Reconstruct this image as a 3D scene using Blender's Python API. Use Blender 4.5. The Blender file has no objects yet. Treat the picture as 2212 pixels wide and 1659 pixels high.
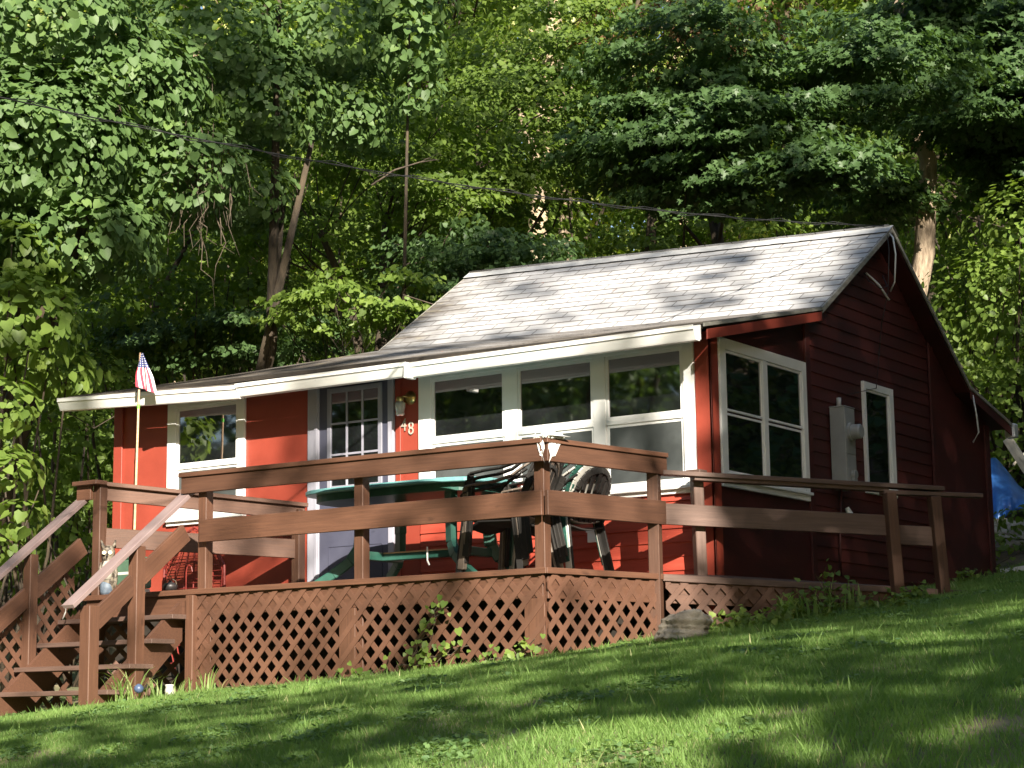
import bpy, math, random
import numpy as np
from mathutils import Vector, Matrix, noise as mnoise
random.seed(7)
RNG = np.random.default_rng(7)
sc = bpy.context.scene
# ---------------------------------------------------------------- camera
YAW, PIT, ROL = math.radians(34.16), math.radians(9.33), math.radians(-0.778)
F = 4360.0                                   # focal length in pixels of a 2212 px wide picture
CAM = np.array([8.130, -12.396, -1.068])     # origin = front right corner of the deck floor
f_ = np.array([-math.sin(YAW)*math.cos(PIT), math.cos(YAW)*math.cos(PIT), math.sin(PIT)])
r_ = np.cross(f_, [0, 0, 1]); r_ /= np.linalg.norm(r_); u_ = np.cross(r_, f_)
cR, sR = math.cos(ROL), math.sin(ROL)
RR = np.array([cR*r_+sR*u_, -sR*r_+cR*u_, f_])
cd = bpy.data.cameras.new('camera'); cam = bpy.data.objects.new('camera', cd)
sc.collection.objects.link(cam); sc.camera = cam
cd.sensor_width = 36; cd.lens = F/2212*36; cd.clip_start = 0.1; cd.clip_end = 600
cam.matrix_world = Matrix(((RR[0][0], RR[1][0], -RR[2][0], CAM[0]), (RR[0][1], RR[1][1], -RR[2][1], CAM[1]),
                           (RR[0][2], RR[1][2], -RR[2][2], CAM[2]), (0, 0, 0, 1)))
# ---------------------------------------------------------------- sky, sun, exposure
SA = np.array([0.72, -0.694, 0.0]); SA /= np.linalg.norm(SA)      # horizontal direction towards the sun
SEL = math.radians(26.0)
SU = np.array([-SA[1], SA[0], 0.0])                                # across the sunlight
w = bpy.data.worlds.new('World'); sc.world = w; w.use_nodes = True
nt = w.node_tree; nt.nodes.clear()
so = nt.nodes.new('ShaderNodeOutputWorld'); bg = nt.nodes.new('ShaderNodeBackground'); sk = nt.nodes.new('ShaderNodeTexSky')
sk.sky_type = 'NISHITA'; sk.dust_density = 1.0; sk.ozone_density = 0.5; sk.sun_disc = False; sk.sun_elevation = SEL
sk.sun_rotation = math.atan2(SA[0], SA[1])
bg.inputs[1].default_value = 0.062
nt.links.new(sk.outputs[0], bg.inputs[0]); nt.links.new(bg.outputs[0], so.inputs[0])
sd = bpy.data.lights.new('sun', 'SUN'); sd.energy = 4.8; sd.angle = math.radians(0.53); sd.color = (1.0, 0.92, 0.79)
sun = bpy.data.objects.new('sun', sd); sc.collection.objects.link(sun)
sdir = Vector((SA[0]*math.cos(SEL), SA[1]*math.cos(SEL), math.sin(SEL)))
sun.rotation_euler = sdir.to_track_quat('Z', 'Y').to_euler(); sun.location = (20, -20, 15)
sc.view_settings.view_transform = 'Standard'; sc.view_settings.look = 'None'
sc.view_settings.exposure = 1.6; sc.view_settings.gamma = 1.0
sc.render.engine = 'CYCLES'
sc.cycles.max_bounces = 8; sc.cycles.transparent_max_bounces = 8

# ---------------------------------------------------------------- helpers
def ray(px, py): return RR.T @ np.array([(px-1106)/F, -(py-829.5)/F, 1.0])
def at(px, py, d): return CAM + ray(px, py)*d                      # pixel + depth -> point
def on(px, py, ax, val):                                           # pixel -> point on an axis plane
    r = ray(px, py); t = (val-CAM[ax])/r[ax]; return CAM + r*t
WM = {}
def link(o, world=None, parent=None):
    sc.collection.objects.link(o)
    m = world if world is not None else Matrix.Identity(4)
    WM[o.name] = m
    if parent is not None:
        o.parent = parent; o.matrix_parent_inverse = WM[parent.name].inverted()
    o.matrix_basis = m
    return o
def thing(name, label, cat, loc=(0, 0, 0), group=None):
    o = bpy.data.objects.new(name, None); o.empty_display_size = 0.2
    link(o, Matrix.Translation(Vector(loc))); tag(o, label, cat, group); return o
def tag(o, label, cat, group=None):
    o['label'] = label; o['category'] = cat
    if group: o['group'] = group
    return o
class MB:
    def __init__(s): s.v = []; s.f = []; s.mi = []; s.cur = 0
    def add(s, vs, fs):
        n = len(s.v); s.v += [tuple(v) for v in vs]; s.f += [tuple(i+n for i in f) for f in fs]; s.mi += [s.cur]*len(fs)
    def box(s, x0, x1, y0, y1, z0, z1):
        s.add([(x0,y0,z0),(x1,y0,z0),(x1,y1,z0),(x0,y1,z0),(x0,y0,z1),(x1,y0,z1),(x1,y1,z1),(x0,y1,z1)],
              [(0,3,2,1),(4,5,6,7),(0,1,5,4),(1,2,6,5),(2,3,7,6),(3,0,4,7)])
    def prism(s, poly, d):                     # planar polygon (3d points) extruded along vector d
        n = len(poly); a = [Vector(p) for p in poly]; b = [p+Vector(d) for p in a]
        s.add([*map(tuple, a), *map(tuple, b)], [tuple(range(n))[::-1], tuple(range(n, 2*n))] + [(i, (i+1) % n, (i+1) % n+n, i+n) for i in range(n)])
    def bar(s, p0, p1, w, h, up=(0, 0, 1)):    # box along p0-p1, w sideways, h along up
        p0 = Vector(p0); p1 = Vector(p1); d = (p1-p0).normalized(); u = Vector(up); sdv = d.cross(u).normalized(); u = sdv.cross(d).normalized()
        vs = []
        for p in (p0, p1):
            for a, b in ((-1,-1),(1,-1),(1,1),(-1,1)): vs.append(p+sdv*a*w/2+u*b*h/2)
        s.add(vs, [(0,1,2,3),(7,6,5,4),(0,4,5,1),(1,5,6,2),(2,6,7,3),(3,7,4,0)])
    def tube(s, pts, r, k=8, cap=True):
        pts = [Vector(p) for p in pts]; rs = r if isinstance(r, (list, tuple)) else [r]*len(pts); n0 = len(s.v); ref = Vector((0.3, 0.2, 1)).normalized()
        for i, p in enumerate(pts):
            d = (pts[min(i+1, len(pts)-1)]-pts[max(i-1, 0)]).normalized()
            a = d.cross(ref)
            if a.length < 1e-3: a = d.cross(Vector((1, 0, 0)))
            a.normalize(); b = d.cross(a)
            for j in range(k):
                t = 2*math.pi*j/k; s.v.append(tuple(p+(a*math.cos(t)+b*math.sin(t))*rs[i]))
        nf = 0
        for i in range(len(pts)-1):
            for j in range(k):
                s.f.append((n0+i*k+j, n0+i*k+(j+1) % k, n0+(i+1)*k+(j+1) % k, n0+(i+1)*k+j)); nf += 1
        if cap:
            s.f.append(tuple(n0+j for j in range(k))[::-1]); s.f.append(tuple(n0+(len(pts)-1)*k+j for j in range(k))); nf += 2
        s.mi += [s.cur]*nf
    def lathe(s, prof, c, k=16, sx=1, sy=1):
        n0 = len(s.v)
        for r, z in prof:
            for j in range(k):
                t = 2*math.pi*j/k; s.v.append((c[0]+r*sx*math.cos(t), c[1]+r*sy*math.sin(t), c[2]+z))
        nf = 0
        for i in range(len(prof)-1):
            for j in range(k):
                s.f.append((n0+i*k+j, n0+i*k+(j+1) % k, n0+(i+1)*k+(j+1) % k, n0+(i+1)*k+j)); nf += 1
        s.f.append(tuple(n0+j for j in range(k))[::-1]); s.f.append(tuple(n0+(len(prof)-1)*k+j for j in range(k))); nf += 2
        s.mi += [s.cur]*nf
    def build(s, name, mat, parent=None, bevel=0, smooth=False, loc=None):
        me = bpy.data.meshes.new(name); me.from_pydata(s.v, [], s.f)
        mats = mat if isinstance(mat, (list, tuple)) else [mat]
        for m in mats: me.materials.append(m)
        if len(mats) > 1: me.polygons.foreach_set('material_index', s.mi)
        if smooth: me.polygons.foreach_set('use_smooth', [True]*len(me.polygons))
        if loc is not None:
            me.transform(Matrix.Translation(-Vector(loc)))
        me.update()
        o = bpy.data.objects.new(name, me)
        link(o, Matrix.Translation(Vector(loc)) if loc is not None else None, parent)
        if bevel:
            b = o.modifiers.new('bevel', 'BEVEL'); b.width = bevel; b.segments = 1; b.limit_method = 'ANGLE'
        if smooth:
            pass
        return o
def plank(name, p0, p1, w, h, mat, parent, up=(0, 0, 1), bevel=0.003):
    """a board in its own local frame: X along its length, so that its grain runs along it"""
    p0 = Vector(p0); p1 = Vector(p1); L = (p1-p0).length; d = (p1-p0)/L
    sdv = d.cross(Vector(up)).normalized(); u = sdv.cross(d).normalized()
    m = MB(); m.box(0, L, -w/2, w/2, -h/2, h/2)
    me = bpy.data.meshes.new(name); me.from_pydata(m.v, [], m.f); me.materials.append(mat); me.update()
    W = Matrix(((d.x, -sdv.x, u.x, p0.x), (d.y, -sdv.y, u.y, p0.y), (d.z, -sdv.z, u.z, p0.z), (0, 0, 0, 1)))
    o = bpy.data.objects.new(name, me); link(o, W, parent)
    if bevel:
        b = o.modifiers.new('bevel', 'BEVEL'); b.width = bevel; b.segments = 1
    return o
def copy_tree(o, T, parent=None, label=None, first=True):
    c = o.copy(); sc.collection.objects.link(c)
    if first:
        c.matrix_basis = T @ o.matrix_basis; WM[c.name] = T @ WM[o.name]
    else:
        c.parent = parent; c.matrix_parent_inverse = o.matrix_parent_inverse.copy(); WM[c.name] = T @ WM[o.name]
    if label: c['label'] = label
    for ch in [x for x in sc.objects if x.parent == o]: copy_tree(ch, T, c, None, False)
    return c

# ---------------------------------------------------------------- materials
def nodes(name):
    m = bpy.data.materials.new(name); m.use_nodes = True; n = m.node_tree; n.nodes.clear()
    out = n.nodes.new('ShaderNodeOutputMaterial'); p = n.nodes.new('ShaderNodeBsdfPrincipled'); n.links.new(p.outputs[0], out.inputs[0])
    return m, n, p, out
def N(n, t, **k):
    x = n.nodes.new(t)
    for a, b in k.items():
        if a in x.inputs: x.inputs[a].default_value = b
        else: setattr(x, a, b)
    return x
def ramp(n, src, stops):
    r = n.nodes.new('ShaderNodeValToRGB'); e = r.color_ramp.elements
    while len(e) < len(stops): e.new(0.5)
    for i, (p, c) in enumerate(stops): e[i].position = p; e[i].color = (*c, 1) if len(c) == 3 else c
    n.links.new(src, r.inputs[0]); return r
def mixc(n, fac, a, b, mode='MIX'):
    x = n.nodes.new('ShaderNodeMix'); x.data_type = 'RGBA'; x.blend_type = mode
    for s, i in ((fac, 0), (a, 6), (b, 7)):
        if isinstance(s, (int, float)): x.inputs[i].default_value = s
        elif isinstance(s, tuple): x.inputs[i].default_value = (*s, 1)
        else: n.links.new(s, x.inputs[i])
    return x.outputs[2]
def noise(n, scale, detail=4, vec=None, sc3=None, rough=0.6):
    t = n.nodes.new('ShaderNodeTexNoise'); t.inputs['Scale'].default_value = scale; t.inputs['Detail'].default_value = detail; t.inputs['Roughness'].default_value = rough
    if vec is None:
        oi = n.nodes.new('ShaderNodeObjectInfo'); ml_ = n.nodes.new('ShaderNodeMath'); ml_.operation = 'MULTIPLY'; ml_.inputs[1].default_value = 61.0; n.links.new(oi.outputs['Random'], ml_.inputs[0])
        av = n.nodes.new('ShaderNodeVectorMath'); av.operation = 'ADD'; n.links.new(n.nodes.new('ShaderNodeTexCoord').outputs['Object'], av.inputs[0]); n.links.new(ml_.outputs[0], av.inputs[1]); vec = av.outputs[0]
    if sc3:
        mp = n.nodes.new('ShaderNodeMapping'); mp.inputs['Scale'].default_value = sc3; n.links.new(vec, mp.inputs[0]); vec = mp.outputs[0]
    n.links.new(vec, t.inputs['Vector']); return t.outputs['Fac']
def bump(n, p, h, s=0.3, d=0.01):
    b = n.nodes.new('ShaderNodeBump'); b.inputs['Strength'].default_value = s; b.inputs['Distance'].default_value = d
    n.links.new(h, b.inputs['Height']); n.links.new(b.outputs[0], p.inputs['Normal'])
def paint(name, c1, c2, scale=3, sc3=None, rough=0.55, bs=0.2, stops=(0.35, 0.65), fine=40, dirt=None):
    m, n, p, o = nodes(name)
    f = noise(n, scale, 5, sc3=sc3); col = ramp(n, f, [(stops[0], c1), (stops[1], c2)]).outputs[0]
    if dirt:
        g = noise(n, dirt[1], 6, rough=0.75); r = ramp(n, g, [(dirt[2], (0, 0, 0)), (dirt[2]+0.12, (1, 1, 1))])
        col = mixc(n, r.outputs[0], col, dirt[0])
    if sc3:
        oi = n.nodes.new('ShaderNodeObjectInfo'); col = mixc(n, 1.0, col, ramp(n, oi.outputs['Random'], [(0.0, (.80, .80, .80)), (1.0, (1.18, 1.16, 1.14))]).outputs[0], 'MULTIPLY')
        kn = ramp(n, noise(n, 7, 2, sc3=(.5, 1.3, 1.3)), [(0.70, (0, 0, 0)), (0.76, (.55, .55, .55))]).outputs[0]; col = mixc(n, kn, col, tuple(x*.35 for x in c1))
    n.links.new(col, p.inputs['Base Color']); p.inputs['Roughness'].default_value = rough
    f2 = noise(n, fine, 4, sc3=sc3); bump(n, p, f2, bs, 0.004)
    return m
M = {}
M['red'] = paint('red_paint', (0.255, 0.045, 0.028), (0.32, 0.058, 0.036), 2.2, None, 0.42, 0.25, fine=30, dirt=((0.30, 0.040, 0.025), 5, 0.62))
M['redsid'] = paint('red_siding_paint', (0.31, 0.048, 0.030), (0.41, 0.070, 0.044), 3, (0.6, 0.6, 6), 0.40, 0.35, fine=25, dirt=((0.55, 0.11, 0.07), 9, 0.66))
M['redside'] = paint('old_red_siding_paint', (0.045, 0.0085, 0.007), (0.078, 0.013, 0.010), 1.2, (1, 1, 3), 0.6, 0.35, fine=25, dirt=((0.24, 0.032, 0.02), 3, 0.66))  # gable red darkened: the side's shade is put into the colour
M['brown'] = paint('brown_stain', (0.086, 0.040, 0.024), (0.120, 0.056, 0.033), 6, (.5, 12, 12), 0.55, 0.4, fine=30, dirt=((0.12, 0.05, 0.03), 14, 0.64))
M['brownw'] = paint('weathered_brown_stain', (0.095, 0.057, 0.044), (0.135, 0.083, 0.065), 5, (.5, 12, 12), 0.6, 0.4, fine=30, dirt=((0.10, 0.055, 0.04), 16, 0.62))
M['mauve'] = paint('faded_handrail_stain', (0.235, 0.165, 0.158), (0.29, 0.215, 0.208), 3, (1, 6, 6), 0.55, 0.3, fine=30)
M['lattice'] = paint('lattice_stain', (0.082, 0.038, 0.023), (0.14, 0.066, 0.040), 2.5, None, 0.6, 0.3, fine=60, dirt=((0.13, 0.06, 0.038), 8, 0.6))
M['white'] = paint('white_trim_paint', (0.80, 0.80, 0.78), (0.87, 0.87, 0.85), 2, None, 0.4, 0.15, fine=40, dirt=((0.58, 0.56, 0.50), 11, 0.68))
M['gutter'] = paint('gutter_enamel', (0.79, 0.79, 0.77), (0.87, 0.87, 0.86), 1.2, (1, 4, 4), 0.28, 0.1, fine=8, dirt=((0.42, 0.40, 0.33), 6, 0.67))
M['door'] = paint('blue_grey_door_paint', (0.065, 0.068, 0.105), (0.092, 0.096, 0.14), 2.5, (1, 1, 0.5), 0.45, 0.15, fine=20, dirt=((0.16, 0.165, 0.22), 7, 0.66))
M['doortrim'] = paint('lilac_trim_paint', (0.28, 0.28, 0.34), (0.36, 0.36, 0.42), 3, (1, 1, 0.4), 0.45, 0.15)
M['wood'] = paint('raw_pine', (0.42, 0.27, 0.15), (0.58, 0.40, 0.24), 6, (1, 6, 6), 0.6, 0.3, fine=40)
M['palewood'] = paint('pale_lumber', (0.50, 0.44, 0.34), (0.68, 0.62, 0.50), 5, (1, 6, 6), 0.6, 0.3)
M['meter'] = paint('grey_meter_enamel', (0.26, 0.27, 0.27), (0.34, 0.35, 0.35), 3, None, 0.35, 0.05)
M['brass'] = paint('tarnished_brass', (0.35, 0.27, 0.10), (0.55, 0.44, 0.18), 20, None, 0.3, 0.05)
M['brass'].node_tree.nodes['Principled BSDF'].inputs['Metallic'].default_value = 0.9
M['cable'] = paint('black_cable', (0.012, 0.012, 0.012), (0.03, 0.03, 0.03), 20, None, 0.5, 0.1)
M['wire'] = paint('pale_wire', (0.55, 0.55, 0.52), (0.65, 0.65, 0.62), 20, None, 0.4, 0.1)
M['teal'] = paint('teal_plastic', (0.10, 0.26, 0.26), (0.17, 0.38, 0.38), 4, None, 0.38, 0.15, fine=60, dirt=((0.30, 0.42, 0.38), 12, 0.62))
M['green'] = paint('green_plastic', (0.012, 0.055, 0.040), (0.03, 0.105, 0.08), 4, None, 0.42, 0.15, fine=60, dirt=((0.22, 0.42, 0.38), 10, 0.64))
M['dkchair'] = paint('dark_brown_plastic', (0.009, 0.008, 0.007), (0.020, 0.017, 0.014), 6, None, 0.75, 0.1, fine=60, dirt=((0.045, 0.04, 0.035), 12, 0.66))
M['tan'] = paint('tan_plastic', (0.13, 0.10, 0.08), (0.18, 0.145, 0.115), 6, None, 0.45, 0.1)
M['wchair'] = paint('white_plastic', (0.42, 0.40, 0.36), (0.52, 0.50, 0.45), 6, None, 0.45, 0.1, dirt=((0.42, 0.40, 0.34), 9, 0.66))
M['rock'] = paint('mossy_rock', (0.20, 0.17, 0.13), (0.42, 0.37, 0.30), 7, None, 0.85, 0.9, fine=18, dirt=((0.13, 0.12, 0.07), 5, 0.55))
M['tarp'] = paint('blue_tarp', (0.03, 0.12, 0.42), (0.06, 0.22, 0.62), 5, None, 0.35, 0.5, fine=14, dirt=((0.22, 0.36, 0.66), 6, 0.66))
M['cooler'] = paint('green_cooler_plastic', (0.05, 0.10, 0.065), (0.07, 0.13, 0.085), 6, None, 0.5, 0.1)
M['owl'] = paint('owl_grey_brown', (0.04, 0.03, 0.022), (0.17, 0.14, 0.105), 30, None, 0.6, 0.4, stops=(0.46, 0.54))
M['owlpale'] = paint('owl_pale', (0.32, 0.29, 0.24), (0.48, 0.45, 0.38), 30, None, 0.6, 0.2)
M['owlgrey'] = paint('owl_slate', (0.06, 0.08, 0.11), (0.12, 0.15, 0.19), 20, None, 0.6, 0.2)
M['yellow'] = paint('owl_eye', (0.75, 0.62, 0.40), (0.8, 0.7, 0.5), 20, None, 0.3, 0.0)
M['black'] = paint('black_iron', (0.012, 0.011, 0.012), (0.03, 0.025, 0.025), 20, None, 0.45, 0.2)
M['redwire'] = paint('dark_red_wire_paint', (0.16, 0.018, 0.014), (0.24, 0.03, 0.022), 20, None, 0.5, 0.1)
M['dark'] = paint('dark_soil', (0.012, 0.009, 0.006), (0.03, 0.022, 0.015), 5, None, 0.9, 0.4)  # near-black standing in for shade under the deck and at the eave
M['blue'] = paint('blue_plastic', (0.05, 0.08, 0.15), (0.09, 0.13, 0.22), 8, None, 0.4, 0.1)
M['limegreen'] = paint('lime_tape', (0.15, 0.65, 0.05), (0.2, 0.75, 0.08), 8, None, 0.5, 0.0)
M['drywood'] = paint('dead_twig_bark', (0.05, 0.037, 0.026), (0.12, 0.09, 0.062), 12, None, 0.85, 0.5)
M['cloth'] = paint('white_cloth', (0.70, 0.69, 0.66), (0.82, 0.81, 0.78), 20, None, 0.8, 0.4, fine=50)

def bark(name, a, b):
    m, n, p, o = nodes(name)
    f = noise(n, 6, 6, sc3=(3, 3, 0.5)); f2 = noise(n, 1.1, 3)
    c = ramp(n, f, [(0.35, a), (0.62, b)]).outputs[0]
    c = mixc(n, ramp(n, f2, [(0.45, (0, 0, 0)), (0.7, (1, 1, 1))]).outputs[0], c, (b[0]*1.3, b[1]*1.25, b[2]*1.05))
    n.links.new(c, p.inputs['Base Color']); p.inputs['Roughness'].default_value = 0.9; bump(n, p, f, 0.9, 0.03); return m
M['bark'] = bark('tree_bark', (0.02, 0.015, 0.010), (0.065, 0.048, 0.032))
M['barkpale'] = bark('pale_tree_bark', (0.15, 0.11, 0.075), (0.40, 0.31, 0.22))

def leafmat(name, stops, trans=0.35, rough=0.45, tcol=1.5):
    m = bpy.data.materials.new(name); m.use_nodes = True; n = m.node_tree; n.nodes.clear()
    out = n.nodes.new('ShaderNodeOutputMaterial'); p = n.nodes.new('ShaderNodeBsdfPrincipled'); tr = n.nodes.new('ShaderNodeBsdfTranslucent'); mx = n.nodes.new('ShaderNodeMixShader')
    a = n.nodes.new('ShaderNodeAttribute'); a.attribute_name = 'v'
    r = ramp(n, a.outputs['Fac'], stops)
    n.links.new(r.outputs[0], p.inputs['Base Color']); p.inputs['Roughness'].default_value = rough; p.inputs['Specular IOR Level'].default_value = 0.3
    t2 = mixc(n, 1.0, r.outputs[0], (tcol*1.1, tcol*1.15, tcol*0.45), 'MULTIPLY'); n.links.new(t2, tr.inputs[0])
    mx.inputs[0].default_value = trans
    n.links.new(p.outputs[0], mx.inputs[1]); n.links.new(tr.outputs[0], mx.inputs[2]); n.links.new(mx.outputs[0], out.inputs[0]); return m
G = lambda *a: [(i/(len(a)-1), c) for i, c in enumerate(a)]
M['vine'] = leafmat('vine_leaf', G((0.055, 0.10, 0.030), (0.08, 0.14, 0.045), (0.11, 0.18, 0.06), (0.17, 0.25, 0.065)), 0.32, 0.5)
M['maple'] = leafmat('maple_leaf', G((0.045, 0.085, 0.03), (0.07, 0.125, 0.042), (0.10, 0.165, 0.06)), 0.35, 0.45)
M['mid'] = leafmat('woodland_leaf', G((0.065, 0.11, 0.022), (0.11, 0.17, 0.032), (0.18, 0.25, 0.05)), 0.45, 0.5)
M['far'] = leafmat('yellow_green_leaf', [(0.0, (0.13, 0.19, 0.04)), (0.38, (0.26, 0.33, 0.085)), (0.62, (0.52, 0.54, 0.20)), (0.85, (0.78, 0.76, 0.45))], 0.5, 0.5)  # far leaves paled so that sunlight is in their colour
M['shrub'] = leafmat('shrub_leaf', G((0.09, 0.15, 0.03), (0.14, 0.21, 0.042), (0.22, 0.30, 0.065)), 0.4, 0.45)
M['shade'] = leafmat('shade_tree_leaf', G((0.03, 0.09, 0.02), (0.05, 0.13, 0.03)), 0.12, 0.5)
M['grassb'] = leafmat('grass_blade', G((0.11, 0.185, 0.055), (0.16, 0.265, 0.075), (0.22, 0.34, 0.10), (0.42, 0.42, 0.22)), 0.45, 0.5)
M['clover'] = leafmat('clover_leaf', G((0.09, 0.17, 0.06), (0.13, 0.22, 0.075), (0.18, 0.28, 0.10)), 0.35, 0.5)
M['deadleaf'] = leafmat('dry_brown_leaf', G((0.10, 0.055, 0.028), (0.22, 0.12, 0.06)), 0.3, 0.7)

# roof shingles: UV in metres, u along the eave, v up the slope
def roofmat():
    m, n, p, o = nodes('asphalt_shingle')
    uv = n.nodes.new('ShaderNodeTexCoord').outputs['UV']
    mp = n.nodes.new('ShaderNodeMapping'); n.links.new(uv, mp.inputs[0])
    w = noise(n, 0.9, 3, vec=uv)
    off = n.nodes.new('ShaderNodeMath'); off.operation = 'MULTIPLY_ADD'; off.inputs[1].default_value = 0.05; off.inputs[2].default_value = -0.025; n.links.new(w, off.inputs[0])
    cx = n.nodes.new('ShaderNodeCombineXYZ'); n.links.new(off.outputs[0], cx.inputs[1])
    ad = n.nodes.new('ShaderNodeVectorMath'); ad.operation = 'ADD'; n.links.new(uv, ad.inputs[0]); n.links.new(cx.outputs[0], ad.inputs[1])
    b = n.nodes.new('ShaderNodeTexBrick'); n.links.new(uv, b.inputs['Vector'])
    b.inputs['Scale'].default_value = 1.0; b.inputs['Brick Width'].default_value = 0.305; b.inputs['Row Height'].default_value = 0.127; b.inputs['Mortar Size'].default_value = 0.0075; b.inputs['Mortar Smooth'].default_value = 0.35
    b.offset = 0.5; b.inputs['Color1'].default_value = (0.45, 0.445, 0.45, 1); b.inputs['Color2'].default_value = (0.39, 0.385, 0.39, 1); b.inputs['Mortar'].default_value = (0.15, 0.14, 0.135, 1)
    g = noise(n, 220, 2, vec=uv)
    c = mixc(n, 0.5, b.outputs['Color'], ramp(n, g, [(0.3, (0.45, 0.45, 0.45)), (0.7, (1.4, 1.4, 1.4))]).outputs[0], 'MULTIPLY')
    # dirt grows towards the eaves (v small) and in blotches; dead-leaf stains
    sp = n.nodes.new('ShaderNodeSeparateXYZ'); n.links.new(uv, sp.inputs[0])
    d1 = noise(n, 1.7, 6, vec=uv, sc3=(0.6, 1.6, 1), rough=0.7)
    mm = n.nodes.new('ShaderNodeMapRange'); mm.inputs['From Min'].default_value = 0.0; mm.inputs['From Max'].default_value = 1.5; mm.inputs['To Min'].default_value = 0.50; mm.inputs['To Max'].default_value = -0.06; n.links.new(sp.outputs[1], mm.inputs[0])
    ml = n.nodes.new('ShaderNodeMapRange'); ml.inputs['From Min'].default_value = -3.0; ml.inputs['From Max'].default_value = -4.3; ml.inputs['To Min'].default_value = 0.0; ml.inputs['To Max'].default_value = 0.30; n.links.new(sp.outputs[0], ml.inputs[0])
    s = n.nodes.new('ShaderNodeMath'); s.operation = 'ADD'; n.links.new(d1, s.inputs[0]); n.links.new(mm.outputs[0], s.inputs[1])
    s2 = n.nodes.new('ShaderNodeMath'); s2.operation = 'ADD'; n.links.new(s.outputs[0], s2.inputs[0]); n.links.new(ml.outputs[0], s2.inputs[1])
    dr = ramp(n, s2.outputs[0], [(0.55, (0, 0, 0)), (0.82, (0.9, 0.9, 0.9))])
    dcol = ramp(n, noise(n, 9, 5, vec=uv, sc3=(0.5, 2, 1)), [(0.35, (0.045, 0.036, 0.028)), (0.55, (0.105, 0.088, 0.072)), (0.7, (0.19, 0.16, 0.08))]).outputs[0]
    c = mixc(n, dr.outputs[0], c, dcol)
    ru = ramp(n, noise(n, 6.3, 4, vec=uv), [(0.70, (0, 0, 0)), (0.74, (0.8, 0.8, 0.8))])
    c = mixc(n, ru.outputs[0], c, (0.25, 0.13, 0.10))
    n.links.new(c, p.inputs['Base Color']); p.inputs['Roughness'].default_value = 0.85
    hh = mixc(n, 0.25, b.outputs['Fac'], g); inv = n.nodes.new('ShaderNodeInvert'); n.links.new(hh, inv.inputs[1]); bump(n, p, inv.outputs[0], 0.6, 0.01)
    return m
M['roof'] = roofmat()

def glassmat(name, base, f0, rough, streak=False):
    m, n, p, o = nodes(name)
    f = noise(n, 2.5, 4); c = ramp(n, f, [(0.4, base), (0.65, tuple(x*1.6+0.003 for x in base))]).outputs[0]
    n.links.new(c, p.inputs['Base Color']); p.inputs['Roughness'].default_value = rough; p.inputs['IOR'].default_value = f0
    b = noise(n, 1.3, 2); bump(n, p, b, 0.035, 0.05)
    return m
M['glass'] = glassmat('window_glass', (0.010, 0.011, 0.012), 3.5, 0.03)
M['screen'] = glassmat('insect_screen', (0.060, 0.066, 0.066), 1.7, 0.30)
M['clearglass'] = paint('lamp_glass', (0.55, 0.55, 0.5), (0.7, 0.7, 0.65), 30, None, 0.1, 0.3)
M['clearglass'].node_tree.nodes['Principled BSDF'].inputs['Transmission Weight'].default_value = 0.6

# ground
def groundmat():
    m, n, p, o = nodes('lawn_soil')
    f = noise(n, 0.9, 6); g = noise(n, 14, 5)
    c = ramp(n, g, [(0.35, (0.05, 0.065, 0.022)), (0.65, (0.11, 0.13, 0.045))]).outputs[0]
    c = mixc(n, ramp(n, f, [(0.42, (0, 0, 0)), (0.58, (1, 1, 1))]).outputs[0], c, (0.27, 0.22, 0.13))
    ge = n.nodes.new('ShaderNodeNewGeometry'); sp = n.nodes.new('ShaderNodeSeparateXYZ'); n.links.new(ge.outputs['Position'], sp.inputs[0])
    rr = ramp(n, sp.outputs[1], [(0.0, (0, 0, 0)), (1.0, (1, 1, 1))])
    mr = n.nodes.new('ShaderNodeMapRange'); mr.inputs['From Min'].default_value = 8.3; mr.inputs['From Max'].default_value = 9.5; n.links.new(sp.outputs[1], mr.inputs[0])
    wood = ramp(n, noise(n, 5, 6), [(0.35, (0.035, 0.025, 0.015)), (0.65, (0.13, 0.085, 0.05))]).outputs[0]
    c = mixc(n, mr.outputs[0], c, wood)
    n.links.new(c, p.inputs['Base Color']); p.inputs['Roughness'].default_value = 0.95; bump(n, p, g, 0.7, 0.03); return m
M['ground'] = groundmat()

def gz(x, y):
    x = np.asarray(x, float); y = np.asarray(y, float)
    yc = np.clip(y, 0, 8.5); yn = np.clip(y, -24, 0)
    z = -0.68 + 0.06*np.clip(x, -9, 14) + 0.143*yc - 0.003*yc*yc + 0.075*yn - 0.0093*yn*yn
    z = z + np.where(y > 8.5, 0.30*(y-8.5), 0) + np.where((y > 5) & (x < -7), 0.0, 0)
    z = z + 0.012*np.sin(x*1.3+y*0.7) + 0.01*np.sin(x*0.6-y*1.9)*(np.abs(y) > 1)
    return z
def gv(x, y): return float(gz(x, y))
def axis(vals): return np.array(sorted(set(np.round(np.concatenate(vals), 3))))
xs = axis([np.arange(-90, 91, 6.0), np.arange(-14, 12, 0.35)]); ys = axis([np.arange(-60, 121, 6.0), np.arange(-14, 12, 0.35)])
X, Y = np.meshgrid(xs, ys); Z = gz(X, Y)
vv = np.stack([X.ravel(), Y.ravel(), Z.ravel()], 1); nx = len(xs)
ff = [(j*nx+i, j*nx+i+1, (j+1)*nx+i+1, (j+1)*nx+i) for j in range(len(ys)-1) for i in range(nx-1)]
me = bpy.data.meshes.new('ground'); me.from_pydata(vv.tolist(), [], ff); me.materials.append(M['ground']); me.polygons.foreach_set('use_smooth', [True]*len(ff)); me.update()
ground = link(bpy.data.objects.new('ground', me)); ground['kind'] = 'structure'

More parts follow.
